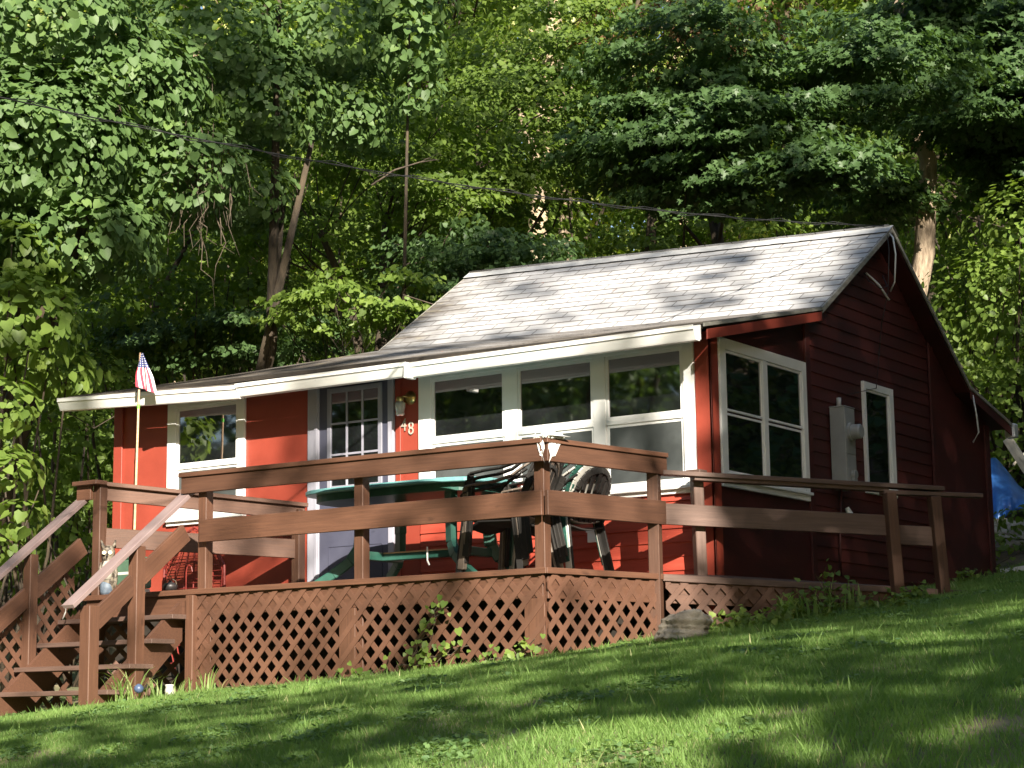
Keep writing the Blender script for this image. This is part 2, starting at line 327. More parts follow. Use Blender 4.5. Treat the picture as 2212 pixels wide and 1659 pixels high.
# ---------------------------------------------------------------- leaves
T_HEART = (np.array([(0,0,0),(0,1,-0.06),(-.30,-.12,.05),(-.52,.18,.09),(-.34,.62,.03),(.30,-.12,.05),(.52,.18,.09),(.34,.62,.03)], float), [[0,1,4,3,2],[0,5,6,7,1]])
T_MAPLE = (np.array([(0,0,0),(0,1,-.05),(-.22,-.12,.04),(-.58,.02,.08),(-.34,.26,.05),(-.56,.62,.06),(-.20,.60,.0),(.22,-.12,.04),(.58,.02,.08),(.34,.26,.05),(.56,.62,.06),(.20,.60,.0)], float), [[0,1,6,5,4,3,2],[0,7,8,9,10,11,1]])
T_OVAL = (np.array([(0,0,0),(-.30,.38,.08),(0,1,-.04),(.30,.38,.08)], float), [[0,3,2],[0,2,1]])
def nrm(a): return a/np.maximum(np.linalg.norm(a, axis=1, keepdims=True), 1e-6)
def leaf_arrays(pos, nor, tip, size, tmpl):
    tv, tf = tmpl; n = len(pos); nor = nrm(nor); tip = nrm(tip - nor*(tip*nor).sum(1, keepdims=True)); sd = np.cross(tip, nor)
    V = pos[:, None, :] + size[:, None, None]*(tv[None, :, 0:1]*sd[:, None, :] + tv[None, :, 1:2]*tip[:, None, :] + tv[None, :, 2:3]*nor[:, None, :])
    return V.reshape(-1, 3)
def leaf_mesh(name, pos, nor, tip, size, tmpl, val, mat):
    tv, tf = tmpl; n = len(pos); k = len(tv); V = leaf_arrays(pos, nor, tip, size, tmpl)
    base = np.concatenate([np.array(f) for f in tf]); ls = [len(f) for f in tf]
    loops = (base[None, :] + (np.arange(n)*k)[:, None]).ravel()
    tot = np.tile(ls, n); st = np.concatenate([[0], np.cumsum(tot)[:-1]])
    me = bpy.data.meshes.new(name); me.vertices.add(len(V)); me.vertices.foreach_set('co', V.astype(np.float32).ravel())
    me.loops.add(len(loops)); me.loops.foreach_set('vertex_index', loops.astype(np.int32))
    me.polygons.add(len(tot)); me.polygons.foreach_set('loop_start', st.astype(np.int32)); me.polygons.foreach_set('loop_total', tot.astype(np.int32))
    me.update(calc_edges=True)
    a = me.attributes.new('v', 'FLOAT', 'POINT'); a.data.foreach_set('value', np.repeat(np.clip(val, 0, 1), k).astype(np.float32))
    me.materials.append(mat); return me
def spray_points(rng, center, radii, nspr, per, R, shell=0.55, droop=0.35, low=-1.0):
    d = nrm(rng.normal(size=(nspr, 3))); d[:, 2] = np.maximum(d[:, 2], low); rad = shell+(1-shell)*rng.random((nspr, 1))
    cs = np.array(center)+d*rad*np.array(radii)
    P, Nn, T, S = [], [], [], []
    for c, o in zip(cs, d):
        h = o.copy(); h[2] = 0; L = np.linalg.norm(h); h = h/L if L > .05 else np.array([1., 0, 0])
        s = np.array([-h[1], h[0], 0]); rr = R*(0.6+0.8*rng.random()); m = int(per*(0.6+0.8*rng.random()))
        a = rng.random(m)*2*np.pi; q = np.sqrt(rng.random(m))*rr
        x = q*np.cos(a)*1.3; y = q*np.sin(a)*0.8
        p = c + x[:, None]*h + y[:, None]*s; p[:, 2] += -droop*(x+rr)*0.45 + rng.normal(size=m)*0.09*R
        P.append(p); nn = np.array([0, 0, .62])+h*0.55; Nn.append(nn+rng.normal(size=(m, 3))*0.38)
        T.append(h*0.5+np.array([0, 0, -0.6])+rng.normal(size=(m, 3))*0.5); S.append(np.full(m, rng.random()))
    return np.concatenate(P), np.concatenate(Nn), np.concatenate(T), np.concatenate(S), cs
def limb_mb(base, top, r0, tips, rng, mb=None, k=7, wob=0.15, trunk_pts=7):
    mb = mb or MB(); base = np.array(base, float); top = np.array(top, float); pts = []
    for i in range(trunk_pts):
        t = i/(trunk_pts-1); p = base*(1-t)+top*t
        if 0 < i: p = p+np.append(rng.normal(size=2)*wob*(0.5+t), 0)
        pts.append(p)
    mb.tube(pts, [r0*(1-0.72*i/(trunk_pts-1))*(1.25 if i == 0 else 1) for i in range(trunk_pts)], k+3)
    for c in tips:
        c = np.array(c, float); t = np.clip((c[2]-base[2])/(top[2]-base[2])-0.05-0.12*rng.random(), 0.42, 0.97); f = t*(trunk_pts-1); i = int(f); s = pts[i]+(pts[min(i+1, trunk_pts-1)]-pts[i])*(f-i)
        m = (s+c)/2+rng.normal(size=3)*0.12*np.linalg.norm(c-s); r = r0*(1-0.72*t)*0.34
        mb.tube([s, m, c], [r, r*0.6, max(0.006, r*0.2)], 5, cap=False)
    return mb
def tree(name, label, cat, base, height, r0, crowns, tmpl, size, mat, rng, group=None, lean=(0, 0), barkm='bark', nlimb=6, extra=None):
    """crowns: list of (centre, radii, sprays, leaves per spray, spray radius)"""
    t = thing(name, label, cat, base, group); P = []; Nn = []; T = []; S = []; tips = []
    for (c, rad, ns, per, R) in crowns:
        if tmpl is not T_OVAL: per = int(per*1.75)
        p, n_, tt, s, cs = spray_points(rng, c, rad, ns, per, R)
        P.append(p); Nn.append(n_); T.append(tt); S.append(s)
        idx = rng.choice(len(cs), min(len(cs), nlimb), replace=False); tips += [cs[i] for i in idx]
    P = np.concatenate(P); Nn = np.concatenate(Nn); T = np.concatenate(T); S = np.concatenate(S)
    top = (base[0]+lean[0], base[1]+lean[1], base[2]+height)
    limb_mb(base, top, r0, tips, rng).build('trunk', M[barkm], t, smooth=True)
    sz = size*(0.65+0.6*rng.random(len(P))); val = 0.55*S+0.45*rng.random(len(P))
    me = leaf_mesh('crown', P, Nn, T, sz, tmpl, val, M[mat]); link(bpy.data.objects.new('crown', me), None, t)
    return t
def drape(name, label, cat, base, blobs, n, size, mat, rng, tmpl=T_HEART, trunk=0.12, group=None, stems=10, zmin=None):
    """leaves hanging over the outside of lumpy blobs like a vine curtain"""
    t = thing(name, label, cat, base, group); vol = np.array([b[1][0]*b[1][2] for b in blobs]); pr = vol/vol.sum(); P = []; Nn = []; S = []
    for (c, rad), q in zip(blobs, pr):
        m = int(n*q); d = nrm(rng.normal(size=(m, 3))); d[:, 2] = np.maximum(d[:, 2], -0.7)
        k1 = np.sin(d[:, 0]*5+c[0])*np.sin(d[:, 2]*6+c[2]*2)*np.sin(d[:, 1]*5+1.3)
        r = 1+0.16*k1+rng.normal(size=m)*0.045; r[rng.random(m) < .22] *= 0.82
        keep = (k1 > -0.45) | (rng.random(m) < 0.4); p = np.array(c)+d*np.array(rad)*r[:, None]
        P.append(p[keep]); Nn.append((d*0.95+np.array([0, 0, .5])+rng.normal(size=(m, 3))*0.30)[keep]); S.append((0.5+0.4*k1)[keep])
    P = np.concatenate(P); Nn = np.concatenate(Nn); S = np.concatenate(S)
    if zmin is not None:
        g = P[:, 2] > gz(P[:, 0], P[:, 1])+0.02; P, Nn, S = P[g], Nn[g], S[g]
    T = np.tile([0, 0, -1.0], (len(P), 1))+rng.normal(size=(len(P), 3))*0.42
    sz = size*(0.42+0.95*rng.random(len(P))**1.6)
    mb = MB()
    b0 = np.array(base)
    for i in range(stems):
        c, rad = blobs[i % len(blobs)]; e = np.array(c)+rng.normal(size=3)*np.array(rad)*0.5; s = b0+np.append(rng.normal(size=2)*0.25, 0)
        m = (s+e)/2+rng.normal(size=3)*0.25; mb.tube([s, (s+m)/2+rng.normal(size=3)*.08, m, e], [trunk, trunk*.8, trunk*.6, trunk*.25], 7)
    mb.build('trunk' if trunk > .04 else 'stem', M['bark'], t, smooth=True)
    me = leaf_mesh('foliage', P, Nn, T, sz, tmpl, 0.5*S+0.5*rng.random(len(P)), M[mat]); link(bpy.data.objects.new('foliage', me), None, t)
    return t
# ================================================================ HOUSE
XW0, XW1, YW = -6.20, 0.46, 1.74              # left end, right end and front face of the walls
def lerp(x, xs_, zs_): return float(np.interp(x, xs_, zs_))
def z_eave(x): return lerp(x, [-6.5, -4.15, -2.2, .75], [2.075, 1.965, 1.955, 1.955])
def z_brk(x): return lerp(x, [-6.5, -4.25, .6], [2.55, 2.60, 2.43])
def z_ridge(x): return lerp(x, [-4.25, .6], [3.67, 3.46])
def z_rbrk(x): return lerp(x, [-4.25, .6], [2.36, 2.16])
YE, YB, YR, YRB, YRE = 1.38, 3.52, 5.12, 6.93, 8.06
def roof_z(x, y):
    return lerp(y, [YE, YB, YR, YRB, YRE], [z_eave(x), z_brk(x), z_ridge(x), z_rbrk(x), z_rbrk(x)-0.26])
house = thing('cottage', 'small red wooden cottage with white windows and weathered grey shingle roof', 'house', (-2.9, 4.7, -0.3))
UNDER = 0.075
def gable_poly(x, y0, y1, zb):
    ysamp = sorted({y0, y1, *[y for y in (YB, YR, YRB) if y0 < y < y1]})
    return [(x, y0, zb)] + [(x, y1, zb)] + [(x, y, roof_z(x, y)-UNDER) for y in ysamp[::-1]]
# walls
m = MB(); m.prism([(XW0, YW, -.08), (-2.46, YW, -.08), (-2.46, YW, z_eave(-2.46)+.02), (XW0, YW, z_eave(XW0)+.02)], (0, .12, 0))
for gx in (-5.98, -5.55, -4.42, -4.0):
    pass
m.build('wall', M['red'], house)
m = MB(); m.prism([(-2.455, YW, -.08), (XW1, YW, -.08), (XW1, YW, z_eave(.4)+.02), (-2.455, YW, z_eave(-2.46)+.02)], (0, .12, 0)); m.build('wall', M['red'], house)
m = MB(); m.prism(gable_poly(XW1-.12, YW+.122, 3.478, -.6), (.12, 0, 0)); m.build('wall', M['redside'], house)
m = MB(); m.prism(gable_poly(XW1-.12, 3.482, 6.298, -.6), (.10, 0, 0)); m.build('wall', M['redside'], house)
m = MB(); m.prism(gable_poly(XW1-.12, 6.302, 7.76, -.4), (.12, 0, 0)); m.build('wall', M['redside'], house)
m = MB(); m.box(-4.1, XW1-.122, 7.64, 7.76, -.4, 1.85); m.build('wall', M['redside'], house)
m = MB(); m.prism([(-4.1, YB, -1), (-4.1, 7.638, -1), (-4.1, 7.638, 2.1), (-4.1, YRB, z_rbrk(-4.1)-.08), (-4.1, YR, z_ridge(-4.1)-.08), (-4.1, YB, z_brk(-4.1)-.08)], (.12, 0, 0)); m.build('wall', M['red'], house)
m = MB(); m.prism([(XW0, YW+.122, -1.1), (XW0, 3.4, -1.1), (XW0, 3.4, roof_z(XW0, 3.4)-UNDER), (XW0, YW+.122, roof_z(XW0, YW+.122)-UNDER)], (.12, 0, 0)); m.build('wall', M['red'], house)
m = MB(); m.box(XW0+.122, -4.102, 3.28, 3.4, -1, 2.45); m.build('wall', M['red'], house)
m = MB(); m.box(XW0+.03, XW1-.03, YW+.02, YW+.10, -1.2, -.085); m.build('foundation', M['dark'], house)  # coloured dark in place of the shade under the deck
# clapboards
def lap_front(x0, x1, z0, z1, step=0.112):
    m = MB(); z = z0
    while z < z1-0.01:
        t = min(z+step, z1); w_ = 0.003*math.sin(z*50)
        m.prism([(x0, YW-.019, z), (x0, YW-.001, z), (x0, YW-.001, t+.004), (x0, YW-.006, t+.004)], (x1-x0, 0, w_)); z += step
    return m
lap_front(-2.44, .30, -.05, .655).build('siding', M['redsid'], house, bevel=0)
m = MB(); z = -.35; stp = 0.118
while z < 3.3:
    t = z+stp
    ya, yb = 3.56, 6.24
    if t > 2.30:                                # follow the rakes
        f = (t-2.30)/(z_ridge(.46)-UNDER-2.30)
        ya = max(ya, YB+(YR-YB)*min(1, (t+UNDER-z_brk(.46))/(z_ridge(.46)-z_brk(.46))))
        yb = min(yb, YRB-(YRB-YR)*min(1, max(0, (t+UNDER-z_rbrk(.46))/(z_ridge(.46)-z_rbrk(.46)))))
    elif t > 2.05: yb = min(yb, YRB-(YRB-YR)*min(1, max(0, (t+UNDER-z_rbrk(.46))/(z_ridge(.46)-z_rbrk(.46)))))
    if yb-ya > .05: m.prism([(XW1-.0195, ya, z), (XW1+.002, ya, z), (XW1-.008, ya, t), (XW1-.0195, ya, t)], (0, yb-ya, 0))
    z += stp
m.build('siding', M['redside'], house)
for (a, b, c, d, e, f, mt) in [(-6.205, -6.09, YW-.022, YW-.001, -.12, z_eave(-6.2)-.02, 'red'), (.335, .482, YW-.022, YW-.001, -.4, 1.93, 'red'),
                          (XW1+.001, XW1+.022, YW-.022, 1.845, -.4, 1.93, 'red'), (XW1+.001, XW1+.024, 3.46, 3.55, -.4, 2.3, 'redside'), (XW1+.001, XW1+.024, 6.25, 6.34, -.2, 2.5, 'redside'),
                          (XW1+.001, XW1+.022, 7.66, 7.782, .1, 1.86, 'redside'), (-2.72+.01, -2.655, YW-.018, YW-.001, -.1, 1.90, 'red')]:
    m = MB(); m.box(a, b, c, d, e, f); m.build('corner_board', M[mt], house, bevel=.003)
# roof, one strip per shingle course
def roof_part():
    verts, faces, uvs = [], [], []
    def plane(x0, x1, ya, za, yb, zb, v0, nseg, reverse=False):
        xs2 = np.linspace(x0, x1, nseg+1); L = math.hypot(yb-ya, za(x1)-zb(x1)); nc = max(1, round(L/0.127)); s = 0
        for k in range(nc):
            t0, t1 = k/nc, (k+1)/nc
            for i in range(nseg):
                q = []
                for (x, t, up) in ((xs2[i], t0, .011), (xs2[i+1], t0, .011), (xs2[i+1], t1+.02, .003), (xs2[i], t1+.02, .003)):
                    q.append((x, ya+(yb-ya)*t, za(x)+(zb(x)-za(x))*t+up+.002*math.sin(x*7+k*2.1)))
                n = len(verts); verts.extend(q); faces.append((n, n+1, n+2, n+3) if not reverse else (n+3, n+2, n+1, n))
                uvs.extend([(xs2[i], v0+k*.127+.001), (xs2[i+1], v0+k*.127+.001), (xs2[i+1], v0+(k+1)*.127), (xs2[i], v0+(k+1)*.127)] if not reverse else [(xs2[i], v0+(k+1)*.127), (xs2[i+1], v0+(k+1)*.127), (xs2[i+1], v0+k*.127), (xs2[i], v0+k*.127)])
                lo = [(xs2[i], ya+(yb-ya)*t0, q[0][2]-.011), (xs2[i+1], ya+(yb-ya)*t0, q[1][2]-.011)]
                n = len(verts); verts.extend([lo[0], lo[1], q[1], q[0]]); faces.append((n, n+1, n+2, n+3)); vv_ = v0+k*.127
                uvs.extend([(xs2[i], vv_), (xs2[i+1], vv_), (xs2[i+1], vv_), (xs2[i], vv_)])
        return v0+nc*.127
    v = plane(-6.47, .62, YE-.03, lambda x: z_eave(x), YB, lambda x: z_brk(x), 0, 24)
    v = plane(-4.28, .62, YB, lambda x: z_brk(x), YR, lambda x: z_ridge(x), v, 18)
    plane(-4.28, .62, YRB, lambda x: z_rbrk(x), YR, lambda x: z_ridge(x), .6, 6, False)
    plane(-4.28, .62, YRE, lambda x: z_rbrk(x)-.26, YRB, lambda x: z_rbrk(x), 0, 6, False)
    me = bpy.data.meshes.new('roof'); me.from_pydata(verts, [], faces); me.materials.append(M['roof'])
    uv = me.uv_layers.new(name='UVMap'); uv.data.foreach_set('uv', np.array(uvs, np.float32).ravel()); me.update()
    return link(bpy.data.objects.new('roof', me), None, house)
roof = roof_part()
def slab(x0, x1, y0, z0f, y1, z1f, th=.05, drop=.004):
    m = MB(); a = [(x0, y0, z0f(x0)-drop), (x1, y0, z0f(x1)-drop), (x1, y1, z1f(x1)-drop), (x0, y1, z1f(x0)-drop)]
    b = [(p[0], p[1], p[2]-th) for p in a]; m.add(a+b, [(0,1,2,3),(7,6,5,4),(0,4,5,1),(1,5,6,2),(2,6,7,3),(3,7,4,0)]); return m
M['rake'] = paint('weathered_rake_trim', (0.22, 0.21, 0.18), (0.36, 0.35, 0.31), 5, (4, 1, 4), 0.7, .4, fine=30, dirt=((.08, .09, .05), 12, .6))
slab(-6.46, .61, YE-.02, z_eave, YB, z_brk, th=.035).build('roof_deck', M['dark'], house)  # dark colour stands in for the shadow at gutter and soffit
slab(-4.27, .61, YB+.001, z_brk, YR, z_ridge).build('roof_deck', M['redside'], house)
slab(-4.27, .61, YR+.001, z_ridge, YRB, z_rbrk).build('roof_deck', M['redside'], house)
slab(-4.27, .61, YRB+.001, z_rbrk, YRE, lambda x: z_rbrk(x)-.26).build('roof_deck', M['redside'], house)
m = MB()
for i in range(16):
    xa = -4.29+i*4.93/16; xb = xa+4.93/16+.01
    za, zb = z_ridge(xa), z_ridge(xb)
    for sgn in (-1, 1):
        m.add([(xa, YR, za+.028), (xb, YR, zb+.024), (xb, YR+sgn*.13, zb-.062), (xa, YR+sgn*.13, za-.058)], [(0, 1, 2, 3) if sgn < 0 else (3, 2, 1, 0)])
M['ridge'] = paint('ridge_shingle', (0.36, 0.36, 0.36), (0.46, 0.46, 0.46), 6, None, 0.85, .4, fine=80, dirt=((.22, .19, .17), 9, .62))
rc = m.build('ridge_cap', M['ridge'], roof)
# rake boards on the gable: red under the porch roof, weathered elsewhere
def rake(y0, z0, y1, z1, h, mat, x=.622, th=.018, dz=0):
    m = MB(); m.prism([(x, y0, z0-.004-dz), (x, y1, z1-.004-dz), (x, y1, z1-h-dz), (x, y0, z0-h-dz)], (th, 0, 0)); return m.build('rake_board', M[mat], house, bevel=.002)
rake(YE-.03, z_eave(.62)+.010, YB, z_brk(.62)+.010, .035, 'rake'); rake(YE+.02, z_eave(.62), YB-.01, z_brk(.62), .085, 'red', th=.012, dz=.033)
rake(YB, z_brk(.62)+.012, YR, z_ridge(.62)+.012, .06, 'rake'); rake(YR, z_ridge(.62)+.012, YRB, z_rbrk(.62)+.012, .05, 'rake')
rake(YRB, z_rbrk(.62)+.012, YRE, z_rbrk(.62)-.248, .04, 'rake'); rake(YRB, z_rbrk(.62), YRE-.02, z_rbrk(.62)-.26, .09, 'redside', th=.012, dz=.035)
m = MB(); m.prism([(-6.472, YE, z_eave(-6.47)+.01), (-6.472, YB, z_brk(-6.47)+.01), (-6.472, YB, z_brk(-6.47)-.09), (-6.472, YE, z_eave(-6.47)-.09)], (-.016, 0, 0)); m.build('rake_board', M['white'], house)
m = MB(); m.prism([(-4.296, YB, z_brk(-4.3)+.01), (-4.296, YR, z_ridge(-4.3)+.01), (-4.296, YR, z_ridge(-4.3)-.09), (-4.296, YB, z_brk(-4.3)-.07)], (.012, 0, 0)); m.build('rake_board', M['rake'], house)
# fascia behind the gutter, gutter runs
m = MB(); m.prism([(-6.46, YE-.022, z_eave(-6.46)-.008), (-4.15, YE-.022, z_eave(-4.15)-.008), (.60, YE-.022, z_eave(.6)-.008), (.60, YE-.022, z_eave(.6)-.125), (-4.15, YE-.022, z_eave(-4.15)-.125), (-6.46, YE-.022, z_eave(-6.46)-.14)], (0, -.016, 0)); m.build('fascia', M['white'], house)
def gutter(x0, x1, dz, w_=.105, h=.118, dy=0):
    prof = [(-.002, 0), (-.002, -h), (-.55*w_, -h), (-.62*w_, -h+.012), (-.80*w_, -.55*h), (-.88*w_, -.38*h), (-w_, -.30*h), (-w_, -.012), (-w_-.004, 0), (-w_+.010, .002), (-w_+.012, -.02)]
    inner = [(-.88*w_, -.34*h), (-.60*w_, -h+.018), (-.01, -h+.006)]
    m = MB(); vs = []; P = prof+inner; n = len(P)
    for x in (x0, x1):
        for (a, b) in P: vs.append((x, YE-.040+dy+a, z_eave(x)-.012+dz+b))
    m.add(vs, [(i, i+n, (i+1) % n+n, (i+1) % n) for i in range(n)]+[tuple(range(n)), tuple(range(n, 2*n))[::-1]]); return m.build('gutter', M['gutter'], house, smooth=False)
gutter(-6.50, -4.16, -.01); gutter(-4.17, -2.215, .0, .118, .112); gutter(-2.19, .60, -.012, .115, .115)
m = MB(); m.box(-2.225, -2.18, YE-.175, YE-.045, z_eave(-2.2)-.155, z_eave(-2.2)-.02); m.build('gutter', M['gutter'], house, bevel=.006)
m = MB(); m.box(.55, .66, YRE-.02, YRE+.10, z_rbrk(.6)-.40, z_rbrk(.6)-.25); m.build('gutter', M['gutter'], house, bevel=.01)
# ---------------- windows
def window_front(x0, x1, z0, z1, cells, sill=True, name='window'):
    """cells: (x0, x1, z0, z1, kind)"""
    y = YW-.001; cz = 0.030
    f = MB(); gx = sorted({c[0] for c in cells} | {c[1] for c in cells})
    xa, xb = min(c[0] for c in cells), max(c[1] for c in cells); za, zb = min(c[2] for c in cells), max(c[3] for c in cells)
    f.box(x0, xa-.028, y-cz, y, z0, z1); f.box(xb+.028, x1, y-cz, y, z0, z1); f.box(xa-.028, xb+.028, y-cz+.001, y, zb+.028, z1); f.box(xa-.028, xb+.028, y-cz+.001, y, z0, za-.028)
    w_ = f.build(name, M['white'], house, bevel=.003)
    cols = sorted({(c[0], c[1]) for c in cells})
    for i in range(len(cols)-1):
        m = MB(); m.box(cols[i][1]+.028, cols[i+1][0]-.028, y-cz+.003, y, za-.028, zb+.028); m.build('mullion', M['white'], w_, bevel=.003)
    for (a, b, c, d, k) in cells:
        m = MB(); e = .026; yo = y-.020 if k == 'glass' else y-.012
        m.box(a-e, a, yo, y-.001, c-e, d+e); m.box(b, b+e, yo, y-.001, c-e, d+e); m.box(a, b, yo+.001, y-.001, d, d+e); m.box(a, b, yo+.001, y-.001, c-e, c)
        m.build('sash', M['white'], w_, bevel=.002)
        m = MB(); m.box(a-.002, b+.002, y-.007, y-.003, c-.002, d+.002); m.build('pane', M[k if k == 'glass' else 'screen'], w_)
    for (ca, cb) in cols:
        cc = sorted([c for c in cells if c[0] == ca], key=lambda c: c[2])
        for i in range(len(cc)-1):
            m = MB(); m.box(ca-.025, cb+.025, y-.024, y-.002, cc[i][3]+.0262, cc[i+1][2]-.0262)
            if cc[i+1][2]-cc[i][3] > .056: m.build('sash', M['white'], w_, bevel=.002)
    if sill:
        m = MB(); m.box(x0-.012, x1+.012, y-.062, y-.0005, z0+.035, z0+.062); m.build('sill', M['white'], w_, bevel=.004)
    return w_
cells = []
for a, b in ((-2.28, -1.555), (-1.365, -.66), (-.485, .195)): cells += [(a, b, 1.355, 1.84, 'glass'), (a, b, .80, 1.262, 'screen')]
window_front(-2.445, .325, .675, 1.925, cells)
window_front(-5.475, -4.485, .765, 1.945, [(-5.335, -4.60, 1.36, 1.87, 'glass'), (-5.335, -4.60, .93, 1.275, 'screen')])
def window_side(y0, y1, z0, z1, cells, mat='white', bb=.03):
    x = XW1+.001; f = MB(); ya, yb = min(c[0] for c in cells), max(c[1] for c in cells); za, zb = min(c[2] for c in cells), max(c[3] for c in cells)
    f.box(x, x+bb, y0, ya-.022, z0, z1); f.box(x, x+bb, yb+.022, y1, z0, z1); f.box(x, x+bb-.001, ya-.022, yb+.022, zb+.022, z1); f.box(x, x+bb-.001, ya-.022, yb+.022, z0, za-.022)
    w_ = f.build('window', M[mat], house, bevel=.003)
    cols = sorted({(c[0], c[1]) for c in cells})
    for i in range(len(cols)-1):
        m = MB(); m.box(x, x+bb-.004, cols[i][1]+.022, cols[i+1][0]-.022, za-.022, zb+.022); m.build('mullion', M[mat], w_, bevel=.002)
    for (a, b, c, d, k) in cells:
        m = MB(); e = .020; xo = x+.02 if k == 'glass' else x+.014
        m.box(x+.001, xo, a-e, a, c-e, d+e); m.box(x+.001, xo, b, b+e, c-e, d+e); m.box(x+.001, xo-.001, a, b, d, d+e); m.box(x+.001, xo-.001, a, b, c-e, c); m.build('sash', M[mat], w_, bevel=.002)
        m = MB(); m.box(x+.004, x+.008, a-.002, b+.002, c-.002, d+.002); m.build('pane', M['glass'], w_)
    m = MB(); m.box(x, x+.055, y0-.01, y1+.01, z0+.05, z0+.075); m.build('sill', M[mat], w_, bevel=.003)
    return w_
window_side(1.86, 3.445, .725, 1.945, [(1.985, 2.60, 1.37, 1.83, 'glass'), (2.72, 3.345, 1.37, 1.83, 'glass'), (1.985, 2.60, .865, 1.315, 's'), (2.72, 3.345, .865, 1.315, 's')])
window_side(4.64, 5.31, .90, 1.94, [(4.71, 5.20, 1.0, 1.85, 'glass')])
# ---------------- door
dm = MB(); dm.box(-3.578, -2.790, YW-.020, YW-.001, .045, 1.935); door = dm.build('door', M['door'], house, bevel=.002)
m = MB()
m.box(-3.715, -3.582, YW-.030, YW-.001, -.02, 1.95); m.box(-3.625, -3.590, YW-.044, YW-.030, -.02, 1.95); m.box(-2.786, -2.724, YW-.034, YW-.001, -.02, 1.95); m.box(-3.582, -2.786, YW-.028, YW-.001, 1.938, 1.972)
m.build('door_frame', M['doortrim'], house, bevel=.003)
m = MB(); m.box(-3.582, -2.786, YW-.045, YW-.001, .0, .043); m.build('threshold', M['doortrim'], house, bevel=.003)
y = YW-.021; m = MB(); a, b, c, d = -3.480, -2.850, .955, 1.895
m.box(a, a+.045, y-.016, y, c, d); m.box(b-.045, b, y-.016, y, c, d); m.box(a+.045, b-.045, y-.015, y, d-.045, d); m.box(a+.045, b-.045, y-.015, y, c, c+.045)
lf = m.build('lite_frame', M['doortrim'], door, bevel=.003)
m = MB()
for i in (1, 2):
    xx = a+.045+(b-a-.09)*i/3; m.box(xx-.009, xx+.009, y-.011, y-.0045, c+.045, d-.045)
    zz = c+.045+(d-c-.09)*i/3; m.box(a+.045, b-.045, y-.0105, y-.0045, zz-.009, zz+.009)
m.build('muntin', M['doortrim'], door)
m = MB(); m.box(a+.04, b-.04, y-.004, y-.0005, c+.04, d-.04); m.build('pane', M['glass'], door)
m = MB(); m.tube([(-2.835, y, .93), (-2.835, y-.05, .93)], [.022, .026], 12); m.build('door_knob', M['brass'], door, smooth=True)
m = MB(); m.box(-3.47, -2.86, y-.004, y+.002, .45, .456); m.box(-2.863, -2.857, y-.004, y+.002, .10, .45); m.box(-3.473, -3.467, y-.004, y+.002, .10, .45); m.build('panel_moulding', M['door'], door)
# ---------------- wall lamp, number, outlet
m = MB(); m.tube([(-2.55, YW, 1.725), (-2.55, YW-.012, 1.725), (-2.55, YW-.03, 1.725)], [.062, .062, .02], 20); m.tube([(-2.55, YW-.02, 1.725), (-2.57, YW-.07, 1.735), (-2.60, YW-.09, 1.72)], .010, 8)
lamp = m.build('wall_lamp', M['brass'], house, smooth=True)
m = MB(); m.lathe([(.030, .04), (.034, .03), (.034, 0)], (-2.60, YW-.09, 1.69), 16); m.build('lamp_cap', M['brass'], lamp, smooth=True)
m = MB(); m.lathe([(.033, 0), (.048, -.02), (.045, -.06), (.036, -.10), (.044, -.115), (.028, -.13)], (-2.60, YW-.09, 1.69), 16); m.build('lamp_glass', M['clearglass'], lamp, smooth=True)
def text_mesh(s, size, loc, name, mat, parent, ext=.004):
    c = bpy.data.curves.new('t', 'FONT'); c.body = s; c.size = size; c.extrude = ext; c.offset = -0.001
    o = bpy.data.objects.new('t', c); sc.collection.objects.link(o); dg = bpy.context.evaluated_depsgraph_get(); me = bpy.data.meshes.new_from_object(o.evaluated_get(dg))
    bpy.data.objects.remove(o); me.materials.clear(); me.materials.append(mat); W = Matrix.Translation(Vector(loc)) @ Matrix.Rotation(math.pi/2, 4, 'X') @ Matrix.Diagonal((.8, 1, 1, 1))
    return link(bpy.data.objects.new(name, me), W, parent)
text_mesh('4', .165, (-2.655, YW-.010, 1.435), 'house_number', M['owlpale'], house)
text_mesh('8', .165, (-2.575, YW-.010, 1.398), 'house_number', M['owlpale'], house)
m = MB(); m.box(-.70, -.575, YW-.05, YW-.015, .33, .42); m.box(-.71, -.565, YW-.056, YW-.02, .412, .430); m.box(-.60, -.588, YW-.053, YW-.049, .385, .40)
m.build('outlet_cover', M['white'], house, bevel=.004)
# ---------------- meter box
x = XW1+.012; m = MB(); m.box(x, x+.145, 3.92, 4.13, .87, 1.60); m.box(x-.002, x+.150, 3.912, 4.138, 1.60, 1.612); mb_ = m.build('meter_box', M['meter'], house, bevel=.004)
m = MB(); m.box(x+.145, x+.150, 3.93, 4.12, .885, 1.17); m.box(x+.145, x+.150, 3.93, 4.12, 1.185, 1.59); m.build('cover', M['meter'], mb_, bevel=.002)
m = MB(); m.tube([(x+.150, 4.02, 1.38), (x+.175, 4.02, 1.38)], .085, 24); m.tube([(x+.175, 4.02, 1.38), (x+.245, 4.02, 1.38), (x+.26, 4.02, 1.38)], [.068, .066, .055], 24); m.build('meter', M['meter'], mb_, smooth=False)
m = MB(); m.tube([(x+.150, 4.03, 1.0), (x+.19, 4.03, 1.0)], .04, 14); m.box(x+.15, x+.185, 4.0, 4.06, .92, 1.04); m.build('switch', M['meter'], mb_, bevel=.004)
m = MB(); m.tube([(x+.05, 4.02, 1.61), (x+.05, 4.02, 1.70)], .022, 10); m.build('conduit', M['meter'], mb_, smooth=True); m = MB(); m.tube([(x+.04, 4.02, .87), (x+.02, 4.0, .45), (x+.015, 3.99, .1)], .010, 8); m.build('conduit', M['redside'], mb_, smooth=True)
m = MB(); m.tube([(x+.05, 4.10, .72), (x+.07, 4.12, .66)], [.02, .03], 8); m.build('ground_clamp', M['white'], mb_)
